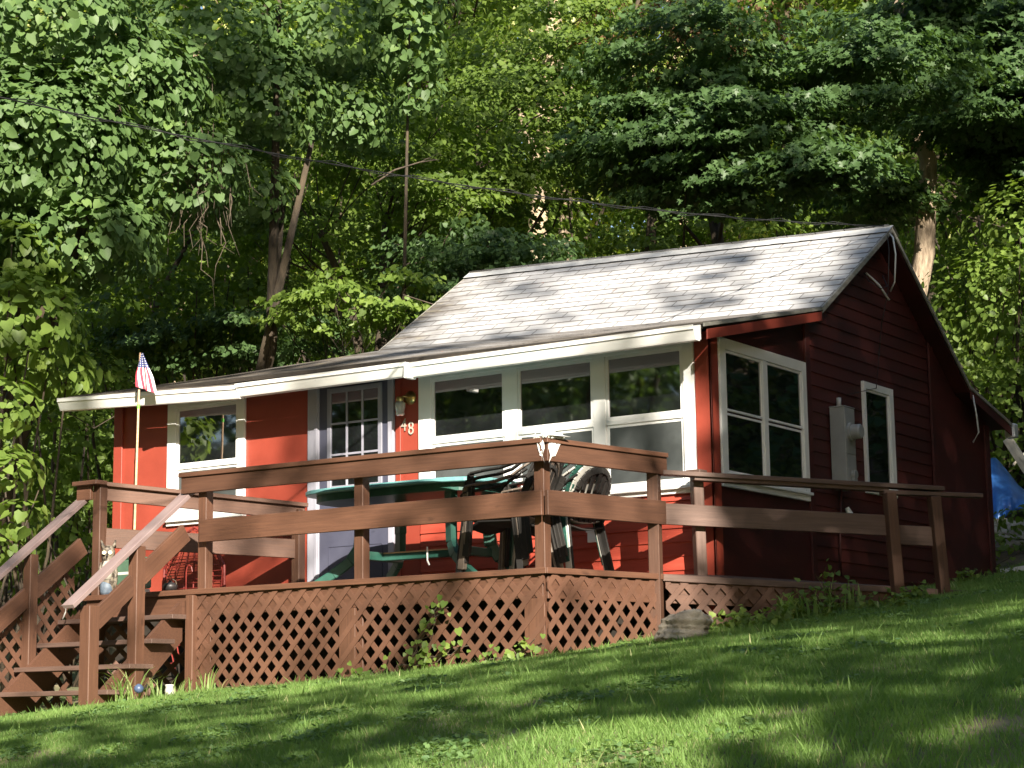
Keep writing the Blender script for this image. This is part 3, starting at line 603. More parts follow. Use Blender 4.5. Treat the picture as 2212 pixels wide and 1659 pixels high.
# loose service wires at the ridge
m = MB(); m.tube([(.63, 5.05, 3.40), (.70, 4.98, 3.33), (.74, 4.93, 3.15), (.70, 4.97, 2.90), (.64, 5.0, 2.82)], .008, 8); m.build('service_wire', M['wire'], house, smooth=True)
m = MB(); m.tube([(.63, 5.0, 3.40), (.68, 4.92, 3.2), (.66, 4.9, 2.8), (.58, 4.9, 2.5), (.5, 4.9, 1.9), (.52, 4.2, 1.75)], .004, 6); m.tube([(.63, 4.86, 2.95), (.72, 4.75, 2.82), (.70, 4.65, 2.78), (.6, 4.6, 2.86), (.55, 4.62, 2.95)], .005, 6); m.build('service_wire', M['cable'], house, smooth=True)
m = MB(); m.tube([(.5, 4.78, 2.98), (.60, 4.84, 2.86), (.66, 4.92, 2.72)], .010, 6); m.build('service_wire', M['wire'], house, smooth=True)
m = MB(); m.tube([(.63, 6.98, 2.08), (.65, 7.0, 1.9), (.66, 7.02, 1.7), (.60, 7.0, 1.6)], .009, 6); m.build('service_wire', M['wire'], house, smooth=True)
# power cable
m = MB(); p0 = at(-260, 150, 12.5); p1 = np.array([.60, 5.0, 3.46]); pts = []; pts2 = []
for i in range(41):
    t = i/40; q = p0*(1-t)+p1*t; q[2] -= 0.20*4*t*(1-t); pts.append(q); pts2.append(q+np.array([0, .014*math.cos(i*1.9), .024*math.sin(i*1.9)]))
m.tube(pts, .005, 6); m.tube(pts2, .0035, 6); tag(m.build('power_cable', M['cable'], smooth=True), 'black twisted overhead cable running down to the cottage ridge', 'cable')

# ================================================================ DECK
deck = thing('deck', 'raised brown deck with lattice skirt, board rails and square posts', 'deck', (-2, 1, -.6))
poly = [(-4.75, .0), (.0, .0), (.26, 1.21), (.47, 1.72), (-3.60, 1.72), (-3.80, 1.60)]
m = MB(); m.prism([(p[0], p[1], -.035) for p in poly], (0, 0, .035)); m.build('floor', M['brownw'], deck, bevel=.006)
def board(p0, p1, h, th, name='rail', mat='brown', parent=None, up=(0, 0, 1)): return plank(name, p0, p1, th, h, M[mat], parent or deck, up)
board((-4.76, -.022, -.022), (.02, -.022, -.022), .045, .035, 'edge_board'); board((.012, -.03, -.022), (.275, 1.22, -.022), .045, .035, 'edge_board')
board((-4.75, .014, -.13), (-.03, .014, -.13), .175, .035, 'fascia'); board((-.015, .02, -.14), (.24, 1.2, -.14), .17, .035, 'fascia')
board((-4.72, .05, -.13), (-3.78, 1.58, -.13), .17, .035, 'fascia')
def post(x, y, z0, z1, s=.09, rot=0, par=None, mat='brown', name='post', lean=(0, 0)):
    d = Vector((math.cos(rot), math.sin(rot), 0)); return plank(name, (x, y, z0), (x+lean[0], y+lean[1], z1), s, s, M[mat], par or deck, up=tuple(d), bevel=.005)
for (x, y, z0) in ((-.075, .075, -1.0), (-1.77, .06, -1.1), (-3.42, .05, -1.2), (-4.66, .05, -1.3)): post(x, y, z0, .87 if x > -4 else .985)
post(.235, 1.19, -.8, .87, rot=math.radians(12)); post(-3.70, 1.57, -1.0, .80)
# front rails: flat cap, deep top board, mid board
board((-3.63, .0, .955), (.02, -.01, .935), .036, .135, 'rail_cap'); board((-3.61, -.032, .868), (.015, -.042, .850), .138, .036)
board((-3.40, -.034, .475), (.005, -.042, .475), .185, .036)
board((.0, -.045, .935), (.27, 1.27, .925), .036, .135, 'rail_cap'); board((.035, -.035, .850), (.300, 1.265, .842), .138, .036)
board((.032, -.035, .475), (.292, 1.25, .475), .185, .036)
# back-left rail to the wall
board((-4.70, .02, .975), (-3.66, 1.63, .835), .036, .135, 'rail_cap'); board((-4.66, .07, .895), (-3.66, 1.60, .765), .13, .036)
board((-4.62, .08, .50), (-3.70, 1.56, .44), .17, .036); board((-4.88, -.01, .975), (-4.58, -.015, .975), .036, .135, 'rail_cap'); board((-4.87, -.012, .895), (-4.70, -.012, .895), .13, .036)
# lattice panels
def lattice(org, du, L, ztop, zbot, pitch=.112, sw=.043, th=.007, name='lattice_panel', parent=None, out=(0, -1, 0), mat='lattice', tri=None):
    """diagonal strips clipped to a panel; org, unit direction du; tri = top height as a function of distance"""
    du = Vector(du).normalized(); on_ = Vector(out).normalized(); m = MB(); org = Vector(org)
    def clip(pl, a, b, c):                      # keep a*x+b*y<=c
        o = []
        for i in range(len(pl)):
            p, q = pl[i], pl[(i+1) % len(pl)]; dp, dq = a*p[0]+b*p[1]-c, a*q[0]+b*q[1]-c
            if dp <= 0: o.append(p)
            if (dp < 0 < dq) or (dq < 0 < dp): t = dp/(dp-dq); o.append((p[0]+(q[0]-p[0])*t, p[1]+(q[1]-p[1])*t))
        return o
    zt0, zt1 = ztop if isinstance(ztop, tuple) else (ztop, ztop)
    H = max(zt0, zt1)-zbot
    for layer, sg in ((0, 1), (1, -1)):
        ang = math.radians(47)*sg; dx, dz = math.cos(ang), math.sin(ang); nx_, nz = -dz, dx
        k = -int((L+H)/pitch)-3
        while k*pitch < (L+H)+pitch:
            c = k*pitch+.006*math.sin(k*12.9898+layer*4.1+L); big = L+H+1; cc = (nx_*c, nz*c+zbot)
            pl = [(cc[0]-dx*big-nx_*sw/2, cc[1]-dz*big-nz*sw/2), (cc[0]+dx*big-nx_*sw/2, cc[1]+dz*big-nz*sw/2), (cc[0]+dx*big+nx_*sw/2, cc[1]+dz*big+nz*sw/2), (cc[0]-dx*big+nx_*sw/2, cc[1]-dz*big+nz*sw/2)]
            for (a, b, d) in ((-1, 0, 0), (1, 0, L), (0, -1, -zbot), (-(zt1-zt0)/L, 1, zt0)):
                pl = clip(pl, a, b, d)
                if len(pl) < 3: break
            if len(pl) >= 3:
                base = org+on_*(0.0 if layer else th+.0005)
                m.prism([base+du*p[0]+Vector((0, 0, p[1])) for p in pl], on_*th)
            k += 1
    return m.build(name, M[mat], parent or deck)
lattice((-3.47, -.005, 0), (1, 0, 0), 3.46, -.048, -1.15)
post(-3.49, -.022, -1.3, -.05, s=.085)
lattice((.004, -.002, 0), (.25, 1.21, 0), 1.235, -.048, -.95, out=(.98, -.2, 0))
lattice((-4.70, .04, 0), (.96, 1.54, 0), 1.8, -.05, -1.2, out=(-.85, .53, 0))
board((-1.86, .0, -.22), (-1.86, .0, -1.1), .16, .03, 'skirt_stud', up=(1, 0, 0)); board((-.10, .0, -.22), (-.10, .0, -1.0), .18, .03, 'skirt_stud', up=(1, 0, 0)); board((-3.36, .01, -.22), (-3.36, .01, -1.1), .12, .03, 'skirt_stud', up=(1, 0, 0))
m = MB(); m.box(-4.5, .1, .9, .93, -1.3, -.06); m.build('crawlspace_board', M['dark'], deck)  # sheet put in behind the lattice; its darkness stands in for shade

# ---- ramp (walkway) to the right
ramp = thing('walkway_ramp', 'brown board walkway ramp with leaning posts beside the dark gable wall', 'ramp', (1.2, 2.3, -.3))
A = Vector((.275, 1.235, -.02)); B = Vector((2.0, 3.31, -.135)); d = (B-A).normalized(); nrm_out = Vector((d.y, -d.x, 0)).normalized()
def rp(s, o=0, z=0): p = A+(B-A)*s+nrm_out*o; return Vector((p.x, p.y, z))
m = MB(); m.prism([(.278, 1.24, -.035), (1.90, 3.19, -.15), (1.25, 3.75, -.12), (.50, 2.85, -.06), (.50, 1.74, -.03)], (0, 0, .035)); m.build('floor', M['brownw'], ramp)
board((.27, 1.225, -.03), (1.98, 3.29, -.145), .05, .04, 'edge_board', 'brownw', ramp)
board(rp(.02, -.025, -.14), rp(.75, -.025, -.22), .17, .035, 'fascia', 'brown', ramp)
board(rp(-.0, .0, .790), rp(.90, .0, .705), .036, .11, 'rail_cap', 'brownw', ramp); board(rp(.70, .0, .668), rp(1.03, .0, .655), .034, .09, 'rail_cap', 'brownw', ramp); board(rp(.10, -.01, .752), rp(.72, -.01, .690), .036, .08, 'rail_cap', 'brownw', ramp)
board(rp(-.01, .0, .470), rp(.735, .0, .400), .165, .036, 'rail', 'brownw', ramp); board(rp(.74, -.01, .330), rp(.89, -.01, .315), .155, .036, 'rail', 'brownw', ramp)
ra = math.atan2(d.y, d.x)
p = rp(.13, -.09); post(p.x, p.y, -.25, .80, .085, ra, ramp, 'brownw', lean=(-.02, 0)); m = MB(); m.box(p.x-.085, p.x+.045, p.y-.06, p.y+.06, .802, .830); m.build('post_cap', M['brownw'], ramp, bevel=.004)
p = rp(.745, .062); post(p.x-.03, p.y-.02, -.30, .665, .088, ra, ramp, 'brown', lean=(-.035, -.02))
p = rp(.90, .03); post(p.x-.02, p.y-.03, -.30, .640, .088, ra, ramp, 'brown', lean=(-.045, -.025))
dd = tuple(d); lattice((A.x+.012, A.y+.0, .012), (d.x, d.y, 0), 1.75, (-.075, -.155), -.75, parent=ramp, out=tuple(nrm_out))

# ---- stairs
st = thing('staircase', 'brown open-riser steps with sloping mauve handrails at left of the deck', 'staircase', (-4.2, -.6, -.85))
TR = [(-.21, -.22), (-.415, -.455), (-.62, -.70), (-.825, -.94)]
for i, (tz, ty) in enumerate(TR):
    plank('tread', (-4.86, ty+.13, tz-.018), (-3.52, ty+.13, tz-.018), .27, .038, M['brownw'], st)
    if i < 3 or True:
        for xx in (-4.62, -3.95):
            plank('riser_cleat', (xx, ty+.20, tz-.04), (xx, ty+.20, tz-.20), .035, .05, M['brown'], st)
for xx, hi in ((-4.78, .2), (-3.66, .2)):
    m = MB(); pts = [(xx, .02, -.10), (xx, .02, -.34), (xx, -.95, -1.16), (xx, -1.05, -1.16), (xx, -1.05, -.86)]
    pts = [(xx, .0, -.08), (xx, .0, -.42), (xx, -.78, -1.10), (xx, -1.02, -1.10), (xx, -1.02, -.86), (xx, -.94, -.86)]
    m.prism(pts, (.038, 0, 0)); m.build('stringer', M['brown'], st)
post(-3.60, -1.07, -1.25, -.17, .11, 0, st, name='newel_post'); post(-3.60, -.56, -1.2, .33, .10, 0, st, name='newel_post')
post(-4.83, -1.12, -1.3, -.10, .09, 0, st, name='newel_post'); post(-4.83, -.57, -1.3, .33, .09, 0, st, name='newel_post')
def up_of(p0, p1): return (0, 0, 1)
plank('handrail', (-3.60, .06, .838), (-3.60, -1.30, -.185), .125, .036, M['mauve'], st); plank('handrail', (-4.83, .03, .855), (-4.83, -1.40, -.22), .125, .036, M['mauve'], st)
plank('rail', (-3.60, .00, .480), (-3.60, -.52, .085), .036, .155, M['brown'], st); plank('rail', (-3.60, -.60, .03), (-3.60, -1.02, -.29), .036, .155, M['brown'], st)
plank('rail', (-4.83, .02, .440), (-4.83, -.54, .025), .036, .155, M['brown'], st); plank('rail', (-4.83, -.60, -.02), (-4.83, -1.08, -.375), .036, .155, M['brown'], st)
lattice((-4.90, -1.10, 0), (0, 1, 0), 1.10, (-.46, .36), -1.2, parent=st, out=(-1, 0, 0))
m = MB(); hk = at(137, 1325, 17.1); m.tube([hk+np.array(q) for q in ((-.03, 0, .06), (0, 0, .075), (.03, 0, .05), (.025, 0, .01), (-.01, 0, -.05))], .006, 6); m.build('hook', M['wire'], st, smooth=True)
# ================================================================ THINGS ON THE DECK
t = thing('patio_table', 'long green plastic patio table with pale teal top on deck', 'table', (-1.8, .8, 0))
m = MB(); n = 40; ring = []
for i in range(n):
    a = 2*math.pi*i/n; ca, sa = math.cos(a), math.sin(a); ring.append((-1.82+.93*math.copysign(abs(ca)**.45, ca), .78+.46*math.copysign(abs(sa)**.55, sa)))
m.prism([(p[0], p[1], .752) for p in ring], (0, 0, .036)); m.build('tabletop', M['teal'], t, bevel=.006)
m = MB(); m.prism([(-1.82+(p[0]+1.82)*.90, .78+(p[1]-.78)*.88, .69) for p in ring], (0, 0, .060)); m.build('apron', M['green'], t)
for lx, sx in ((-2.12, -1), (-1.22, 1)):
    for ly, sy in ((.50, -1), (1.02, 1)):
        m = MB(); P = [(lx, ly, .70), (lx, ly, .45), (lx+.01*sx, ly+.01*sy, .30), (lx+.07*sx, ly+.05*sy, .19), (lx+.20*sx, ly+.11*sy, .09), (lx+.34*sx, ly+.16*sy, .004)]
        W_ = [.115, .105, .095, .085, .075, .06]
        for i in range(5):
            m.bar(P[i], Vector(P[i+1])+(Vector(P[i+1])-Vector(P[i])).normalized()*.012, W_[i]*.55, W_[i], up=(sx, sy*.5, .2))
        m.build('leg', M['green'], t, bevel=.008)
    m = MB(); m.box(lx-.03, lx+.03, .50, 1.02, .20, .27); m.build('cross_brace', M['green'], t, bevel=.005)
m = MB(); m.box(-2.12, -1.22, .735, .80, .20, .255); s_ = m.build('stretcher', M['green'], t, bevel=.005)
m = MB(); m.box(-2.1, -1.25, .745, .79, .2565, .268); m.build('stretcher_board', M['wood'], t)
m = MB(); m.tube([(-1.62, .72, .29), (-1.62, .72, .18), (-1.60, .72, .14)], .007, 6); m.build('string', M['cloth'], t)

def make_chair(name, label, mat, group):
    t = thing(name, label, 'chair', (0, 0, 0), group)
    m = MB(); ny, nx2 = 8, 6; vs = []
    for i in range(nx2+1):
        for j in range(ny+1):
            x = -.24+.46*i/nx2; y = -.215+.43*j/ny; z = .43-.03*math.sin(math.pi*j/ny)-.015*i/nx2-(.05 if i == 0 else 0); vs.append((x, y, z))
    fs = [(i*(ny+1)+j, (i+1)*(ny+1)+j, (i+1)*(ny+1)+j+1, i*(ny+1)+j+1) for i in range(nx2) for j in range(ny)]
    m.add(vs, fs); o = m.build('seat', M[mat], t, smooth=True); s = o.modifiers.new('s', 'SOLIDIFY'); s.thickness = .012
    m = MB()
    def bp(y, z): return (.20+.20*(z-.42)/.45+.03*abs(y)/.2*-1, y, z)
    arch = []
    for i in range(13):
        a = math.pi*i/12; arch.append(bp(-.205*math.cos(a), .62+.22*math.sin(a)**.8 if 0 < i < 12 else .62))
    pts = [bp(-.19, .43), bp(-.20, .55)]+arch+[bp(.20, .55), bp(.19, .43)]
    for i in range(len(pts)-1): m.bar(pts[i], pts[i+1], .016, .052, up=(0, pts[i][1]+.001, pts[i][2]-.62))
    for k in range(-2, 3):
        y = k*.062; zt = .62+.205*math.sqrt(max(0, 1-(y/.205)**2)); m.bar(bp(y, .44), bp(y*1.1, zt), .046, .010, up=(1, 0, -.3))
    m.bar(bp(-.19, .47), bp(.19, .47), .012, .06, up=(0.2, 0, 1)); m.bar(bp(-.155, .790), bp(.155, .790), .012, .055, up=(.2, 0, 1)); m.build('backrest', M[mat], t, bevel=.004)
    for sy in (-1, 1):
        m = MB(); P = [(-.275, .255*sy, .60), (-.255, .262*sy, .642), (-.15, .265*sy, .655), (.02, .262*sy, .668), (.15, .250*sy, .70), (.25, .228*sy, .765), (.30, .205*sy, .80)]
        for i in range(len(P)-1): m.bar(P[i], P[i+1], .058 if i < 4 else .045, .016)
        m.build('arm', M[mat], t, bevel=.004)
        m = MB(); m.bar((-.262, .262*sy, .635), (-.250, .268*sy, .42), .018, .060, up=(1, 0, 0)); m.bar((-.250, .268*sy, .43), (-.30, .29*sy, 0), .018, .055, up=(1, 0, 0)); m.bar((-.235, .262*sy, .60), (-.276, .275*sy, 0), .05, .014, up=(1, 0, 0)); m.build('leg', M[mat], t, bevel=.003)
        m = MB(); m.bar((.19, .215*sy, .45), (.27, .262*sy, 0), .018, .058, up=(1, 0, 0)); m.bar((.165, .205*sy, .44), (.245, .245*sy, 0), .05, .014, up=(1, 0, 0)); m.bar((.19, .215*sy, .44), (.30, .215*sy, .62), .016, .05, up=(1, 0, 0)); m.build('leg', M[mat], t, bevel=.003)
    return t
protos = {}
GRP = 'stacked plastic chairs behind the deck corner post'
def put_chair(mat, label, x, y, z, rz, sh=0):
    if mat not in protos: protos[mat] = make_chair('plastic_chair', label, mat, GRP); c = protos[mat]; base = True
    T = Matrix.Translation((x, y, z)) @ Matrix.Rotation(rz, 4, 'Z')
    if not used.get(mat):
        used[mat] = True; c = protos[mat]; return (c, T)
    copy_tree(protos[mat], T, None, label); return None
used = {}; later = []
def place(mat, label, x, y, z, rz):
    r = put_chair(mat, label, x, y, z, rz)
    if r: later.append(r)
S1 = [('dkchair', 'dark brown plastic armchair at the bottom of the stack beside the table'), ('tan', 'tan plastic armchair second from bottom in the stack beside the table'), ('dkchair', 'dark plastic armchair third from bottom in the stack beside the table'),
      ('dkchair', 'dark brown plastic armchair on top of the stack beside the table')]
for i, (mt, lb) in enumerate(S1): place(mt, lb, -.72+.022*i, .60, .002+.050*i, math.radians(2*(i % 2)))
S2 = [('dkchair', 'dark plastic armchair with slatted back at the bottom of the stack nearest the white windows'), ('wchair', 'dirty white plastic armchair inside the stack nearest the white windows'), ('green', 'green plastic armchair on top of the stack nearest the white windows')]
for i, (mt, lb) in enumerate(S2): place(mt, lb, -.60-.022*i, 1.20, .002+.055*i, math.radians(-6))
for c, T in later:
    c.matrix_basis = T @ c.matrix_basis; WM[c.name] = T

# white cloth tied on the rail corner
m = MB(); c0 = Vector((.03, -.03, .93)); vs = []; fs = []; nu, nv = 7, 9
for sidx, (ux, uy) in enumerate((((-1, 0)), ((.21, .98)))):
    n0 = len(vs)
    for i in range(nu):
        for j in range(nv):
            a = i/(nu-1)*(.085 if sidx == 0 else .16); dz = -j/(nv-1)*(.20*(1-i/(nu-1))**.9+.02); wv = .012*math.sin(i*2.1+j*1.3)
            vs.append((c0.x+ux*a+(.055+wv)*(.1 if sidx == 0 else 1)*.6, c0.y+uy*a-(.030+wv if sidx == 0 else .0), c0.z+.055+.02*math.sin(i*1.7)+dz))
    for i in range(nu-1):
        for j in range(nv-1): fs.append((n0+i*nv+j, n0+(i+1)*nv+j, n0+(i+1)*nv+j+1, n0+i*nv+j+1))
m.add(vs, fs)
for i in range(14):
    a = i/13*math.pi*2; m.tube([(.04+.045*math.cos(a), -.01+.05*math.sin(a), .955), (.05+.03*math.cos(a+.8), .0+.04*math.sin(a+.8), .985+.02*math.sin(3*a))], .014, 6)
m.add([(-.07, -.07, .965), (.10, -.065, .965), (.16, .12, .965), (-.02, .12, .97), (.02, .0, 1.0)], [(0, 1, 4), (1, 2, 4), (2, 3, 4), (3, 0, 4)])
tag(m.build('tied_cloth', M['cloth'], smooth=True), 'torn white cloth tied over the front corner of the deck rail', 'cloth')

# owl decoy
ox, oy = -4.545, .045; t = thing('owl_decoy', 'plastic great horned owl decoy standing at top of the steps', 'decoy', (ox, oy, 0))
m = MB(); m.lathe([(.035, 0), (.055, .02), (.062, .08), (.070, .16), (.072, .22), (.062, .28), (.050, .305), (.060, .33), (.066, .365), (.060, .40), (.035, .425), (.005, .43)], (ox, oy, .0), 20, .95, .85); body = m.build('body', M['owl'], t, smooth=True)
m = MB(); m.lathe([(.050, 0), (.058, .03), (.056, .09), (.040, .12)], (ox, oy-.012, .0), 16); m.build('perch', M['owlgrey'], t, smooth=True)
rz = math.radians(40); fx, fy = math.sin(rz)*.9, -math.cos(rz)
for s in (-1, 1):
    sx, sy = math.cos(rz)*s, math.sin(rz)*s
    m = MB(); m.tube([(ox+sx*.035, oy+sy*.035, .40), (ox+sx*.052, oy+sy*.052, .44), (ox+sx*.062, oy+sy*.062, .475)], [.018, .014, .007], 8); m.build('ear_tuft', M['owl'], t, smooth=True)
    m = MB(); m.tube([(ox+fx*.05+sx*.026, oy+fy*.05+sy*.026, .362), (ox+fx*.068+sx*.026, oy+fy*.068+sy*.026, .362)], .017, 12); m.build('eye', M['yellow'], t)
    m = MB(); m.lathe([(.012, 0), (.030, .06), (.032, .14), (.012, .22)], (ox+sx*.060, oy+sy*.060, .06), 10, .8, .8); m.build('wing', M['owl'], t, smooth=True)
m = MB(); m.lathe([(.036, 0), (.050, .06), (.048, .12), (.030, .16)], (ox+fx*.032, oy+fy*.032, .13), 12); m.build('breast', M['owlpale'], t, smooth=True)
m = MB(); m.tube([(ox+fx*.055, oy+fy*.055, .352), (ox+fx*.082, oy+fy*.082, .335), (ox+fx*.072, oy+fy*.072, .318)], [.010, .008, .002], 8); m.build('beak', M['black'], t, smooth=True)
# cooler
cx, cy = -4.375, .15; t = thing('cooler', 'small green cooler with white stripe behind the owl decoy', 'cooler', (cx, cy, 0))
m = MB(); m.box(cx-.13, cx+.13, cy-.05, cy+.13, .055, .30); m.build('body', M['cooler'], t, bevel=.015); m = MB(); m.box(cx-.132, cx+.132, cy-.053, cy+.133, .17, .195); m.build('stripe', M['wchair'], t, bevel=.003)
m = MB(); m.box(cx-.12, cx+.12, cy-.045, cy+.12, .003, .05); m.build('base', M['wchair'], t, bevel=.008); m = MB(); m.box(cx-.125, cx+.125, cy-.045, cy+.125, .302, .325); m.build('lid', M['cooler'], t, bevel=.01)
# iron pot with wire handle, wire hoop
px_, py_ = -3.86, .10; t = thing('iron_pot', 'small dark iron pot with wire bail handle on deck edge', 'pot', (px_, py_, 0))
m = MB(); m.lathe([(.03, .004), (.055, .02), (.062, .05), (.05, .07), (.02, .082), (.006, .10)], (px_, py_, 0), 16); m.build('pot', M['black'], t, smooth=True)
m = MB(); m.tube([(px_-.10, py_, .0), (px_-.06, py_, .09), (px_-.01, py_, .11), (px_, py_, .14), (px_+.015, py_, .11), (px_+.06, py_, .09), (px_+.07, py_, .06)], .004, 6); m.build('handle', M['drywood'], t)
m = MB(); m.tube([(-3.70, .12, .003), (-3.70, .12, .16), (-3.69, .12, .20), (-3.67, .12, .22), (-3.64, .12, .20), (-3.63, .12, .16)], .004, 6); tag(m.build('wire_hook', M['redwire']), 'thin bent wire hook standing upright beside the iron pot', 'hook')
# fan trellis against the wall
t = thing('fan_trellis', 'dark red wire fan trellis leaning on red wall under left window', 'trellis', (-4.95, 1.62, -.9))
m = MB()
for k in range(11):
    z = -.85+1.5*k/10; hw = .15+.24*math.sin(math.pi*min(1, (k+2)/13)); m.tube([(-5.0-hw, 1.60, z), (-5.0, 1.57, z+.04), (-5.0+hw, 1.60, z)], .006, 5)
for s in np.linspace(-1, 1, 7): m.tube([(-5.0+s*.10, 1.6, -.95), (-5.0+s*.34, 1.58, -.2), (-5.0+s*.36, 1.6, .3), (-5.0+s*.16, 1.62, .68)], .007, 5)
m.tube([(-5.39, 1.6, -.1), (-5.38, 1.6, .35), (-5.2, 1.6, .62), (-5.0, 1.6, .72), (-4.8, 1.6, .62), (-4.62, 1.6, .35), (-4.61, 1.6, -.1)], .014, 6)
for k in range(14):
    z = -.1+.05*k; m.tube([(-5.0-.36+.1*(z-.3)**2, 1.585, z), (-5.0+.36-.1*(z-.3)**2, 1.585, z)], .004, 4)
m.build('frame', M['redwire'], t)
# flag
fxp, fyp = -5.42, 1.15
fb = on(290, 1160, 1, fyp); ft = on(303, 762, 1, fyp); t = thing('flagpole', 'thin wooden flagpole in front of the left wall with small flag', 'flagpole', (float(fb[0]), fyp, -.9))
m = MB(); dd_ = (ft-fb); m.tube([fb-dd_*.9, fb, ft], [.013, .012, .009], 8); m.build('pole', M['wood'], t, smooth=True)
q = fb+dd_*.695; m = MB(); m.tube([q, q+dd_*.022], .0135, 10); m.build('tape', M['limegreen'], t)
def flagmat():
    mt, n, p, o = nodes('flag_cloth'); uv = n.nodes.new('ShaderNodeTexCoord').outputs['UV']; sp = n.nodes.new('ShaderNodeSeparateXYZ'); n.links.new(uv, sp.inputs[0])
    def ma(op, a, b):
        x = n.nodes.new('ShaderNodeMath'); x.operation = op
        for i, s in enumerate((a, b)):
            if isinstance(s, (int, float)): x.inputs[i].default_value = s
            else: n.links.new(s, x.inputs[i])
        return x.outputs[0]
    f = ma('FRACT', ma('MULTIPLY', sp.outputs[0], 5.0), 0); s = ma('LESS_THAN', f, .5); c = mixc(n, s, (.75, .73, .72), (.50, .04, .07))
    dx = ma('SUBTRACT', ma('FRACT', ma('MULTIPLY', sp.outputs[0], 7.0), 0), .5); dy = ma('SUBTRACT', ma('FRACT', ma('MULTIPLY', sp.outputs[1], 16.0), 0), .5)
    r2 = ma('ADD', ma('MULTIPLY', dx, dx), ma('MULTIPLY', dy, dy)); st_ = ma('LESS_THAN', r2, .06); can = mixc(n, st_, (.03, .04, .16), (.7, .7, .72)); c = mixc(n, ma('LESS_THAN', sp.outputs[1], .40), c, can)
    n.links.new(c, p.inputs['Base Color']); p.inputs['Roughness'].default_value = .8; return mt
TL, TR_, BL, BR = on(305, 764, 1, fyp-.02), on(309, 762, 1, fyp-.02), on(298, 836, 1, fyp-.02), on(334, 849, 1, fyp-.02)
ML, MR = on(296.5, 808, 1, fyp-.02), on(328, 812, 1, fyp-.02)
vs = []; fs = []; uvv = []; nu, nv = 12, 14
for j in range(nv+1):
    v = j/nv
    L_ = TL*(1-v/.6)+ML*(v/.6) if v < .6 else ML*(1-(v-.6)/.4)+BL*((v-.6)/.4); R_ = TR_*(1-v/.6)+MR*(v/.6) if v < .6 else MR*(1-(v-.6)/.4)+BR*((v-.6)/.4)
    for i in range(nu+1):
        u = i/nu; p = L_*(1-u)+R_*u; vs.append((p[0], p[1]-.025*math.sin(u*9+v*2)*(.3+v), p[2])); uvv.append((u, v))
for j in range(nv):
    for i in range(nu): fs.append((j*(nu+1)+i, j*(nu+1)+i+1, (j+1)*(nu+1)+i+1, (j+1)*(nu+1)+i))
me = bpy.data.meshes.new('flag'); me.from_pydata(vs, [], fs); ul = me.uv_layers.new(name='UVMap'); ul.data.foreach_set('uv', np.array([uvv[i] for f in fs for i in f], np.float32).ravel()); me.materials.append(flagmat()); me.polygons.foreach_set('use_smooth', [True]*len(fs)); me.update()
o = bpy.data.objects.new('flag', me); sc.collection.objects.link(o); WM[o.name] = Matrix.Identity(4); tag(o, 'small limp striped flag with blue starred corner hanging on thin pole', 'flag')

# ================================================================ YARD THINGS
def rock(name, label, c, r, seed, mat='rock'):
    rng = np.random.default_rng(seed); import bmesh
    bm = bmesh.new(); bmesh.ops.create_icosphere(bm, subdivisions=5, radius=1); ph = rng.random(8)*6
    for v in bm.verts:
        d = v.co.copy(); k = .16*math.sin(d.x*3+ph[0])*math.cos(d.y*3+ph[1])+.10*math.sin(d.z*5+ph[2]+d.x*4)+.05*math.sin(d.x*11+ph[3])*math.sin(d.y*9+ph[4])+.03*math.sin(d.z*17+d.x*13)+.10*mnoise.noise(d*2.3+Vector((seed, 0, 0)))+.05*mnoise.noise(d*6+Vector((0, seed, 0)))+.022*mnoise.noise(d*15)
        e = 2.6; s = (abs(d.x)**e+abs(d.y)**e+abs(d.z)**e)**(-1/e); v.co = Vector((d.x*r[0], d.y*r[1], d.z*r[2]))*s*(1+k)
    me = bpy.data.meshes.new(name); bm.to_mesh(me); bm.free(); me.materials.append(M[mat]); o = bpy.data.objects.new(name, me); link(o, Matrix.Translation(Vector(c)) @ Matrix.Rotation(seed, 4, 'Z')); tag(o, label, 'rock'); return o
c = at(1478, 1352, 14.6); rk = rock('rock', 'pale mossy rock lying against the ramp lattice', (c[0], c[1], c[2]-.02), (.19, .13, .115), 3)
rk.matrix_basis = Matrix.Translation((c[0], c[1], c[2]-.02)) @ Matrix.Rotation(math.radians(38), 4, 'Z') @ Matrix.Rotation(math.radians(-22), 4, 'Y')
c = at(2195, 1185, 24); rock('rock', 'dark mossy boulder under the blue tarp', c, (.55, .4, .30), 5)
c = at(2165, 1195, 23.5); rock('rock', 'low dark ledge stone beside the rear corner of cottage', (c[0], c[1], c[2]-.05), (.30, .4, .22), 8)
# tarp over a pile
t0 = 24.5; prof = [(2120, 1010, 1135), (2136, 994, 1140), (2148, 988, 1142), (2160, 1000, 1128), (2178, 1022, 1112), (2200, 1050, 1100), (2240, 1080, 1112), (2290, 1120, 1150)]
vs = []; fs = []; nv = 12
for i in range(29):
    x = 2120+170*i/28; yt = np.interp(x, [p[0] for p in prof], [p[1] for p in prof]); yb = np.interp(x, [p[0] for p in prof], [p[2] for p in prof])
    for j in range(nv):
        f = j/(nv-1); p = at(x, yt*(1-f)+yb*f, t0+.9*(1-f)**2*1.0-.06*math.sin(i*1.35)*f-.05*math.sin(i*.6+j*.4)); vs.append(tuple(p))
    for j in range(4):
        pass
for i in range(28):
    for j in range(nv-1): fs.append((i*nv+j, (i+1)*nv+j, (i+1)*nv+j+1, i*nv+j+1))
m = MB(); m.add(vs, fs); o = m.build('tarp', M['tarp'], smooth=True); tag(o, 'crumpled blue tarp draped over a heap behind the cottage', 'tarp'); s = o.modifiers.new('s', 'SOLIDIFY'); s.thickness = .01
pa, pb = at(2176, 948, 22.5), at(2290, 1125, 22.0); o = plank('lumber_brace', pa, pb, .06, .10, M['palewood'], None); tag(o, 'pale wooden brace slanting down behind the cottage gutter', 'lumber')
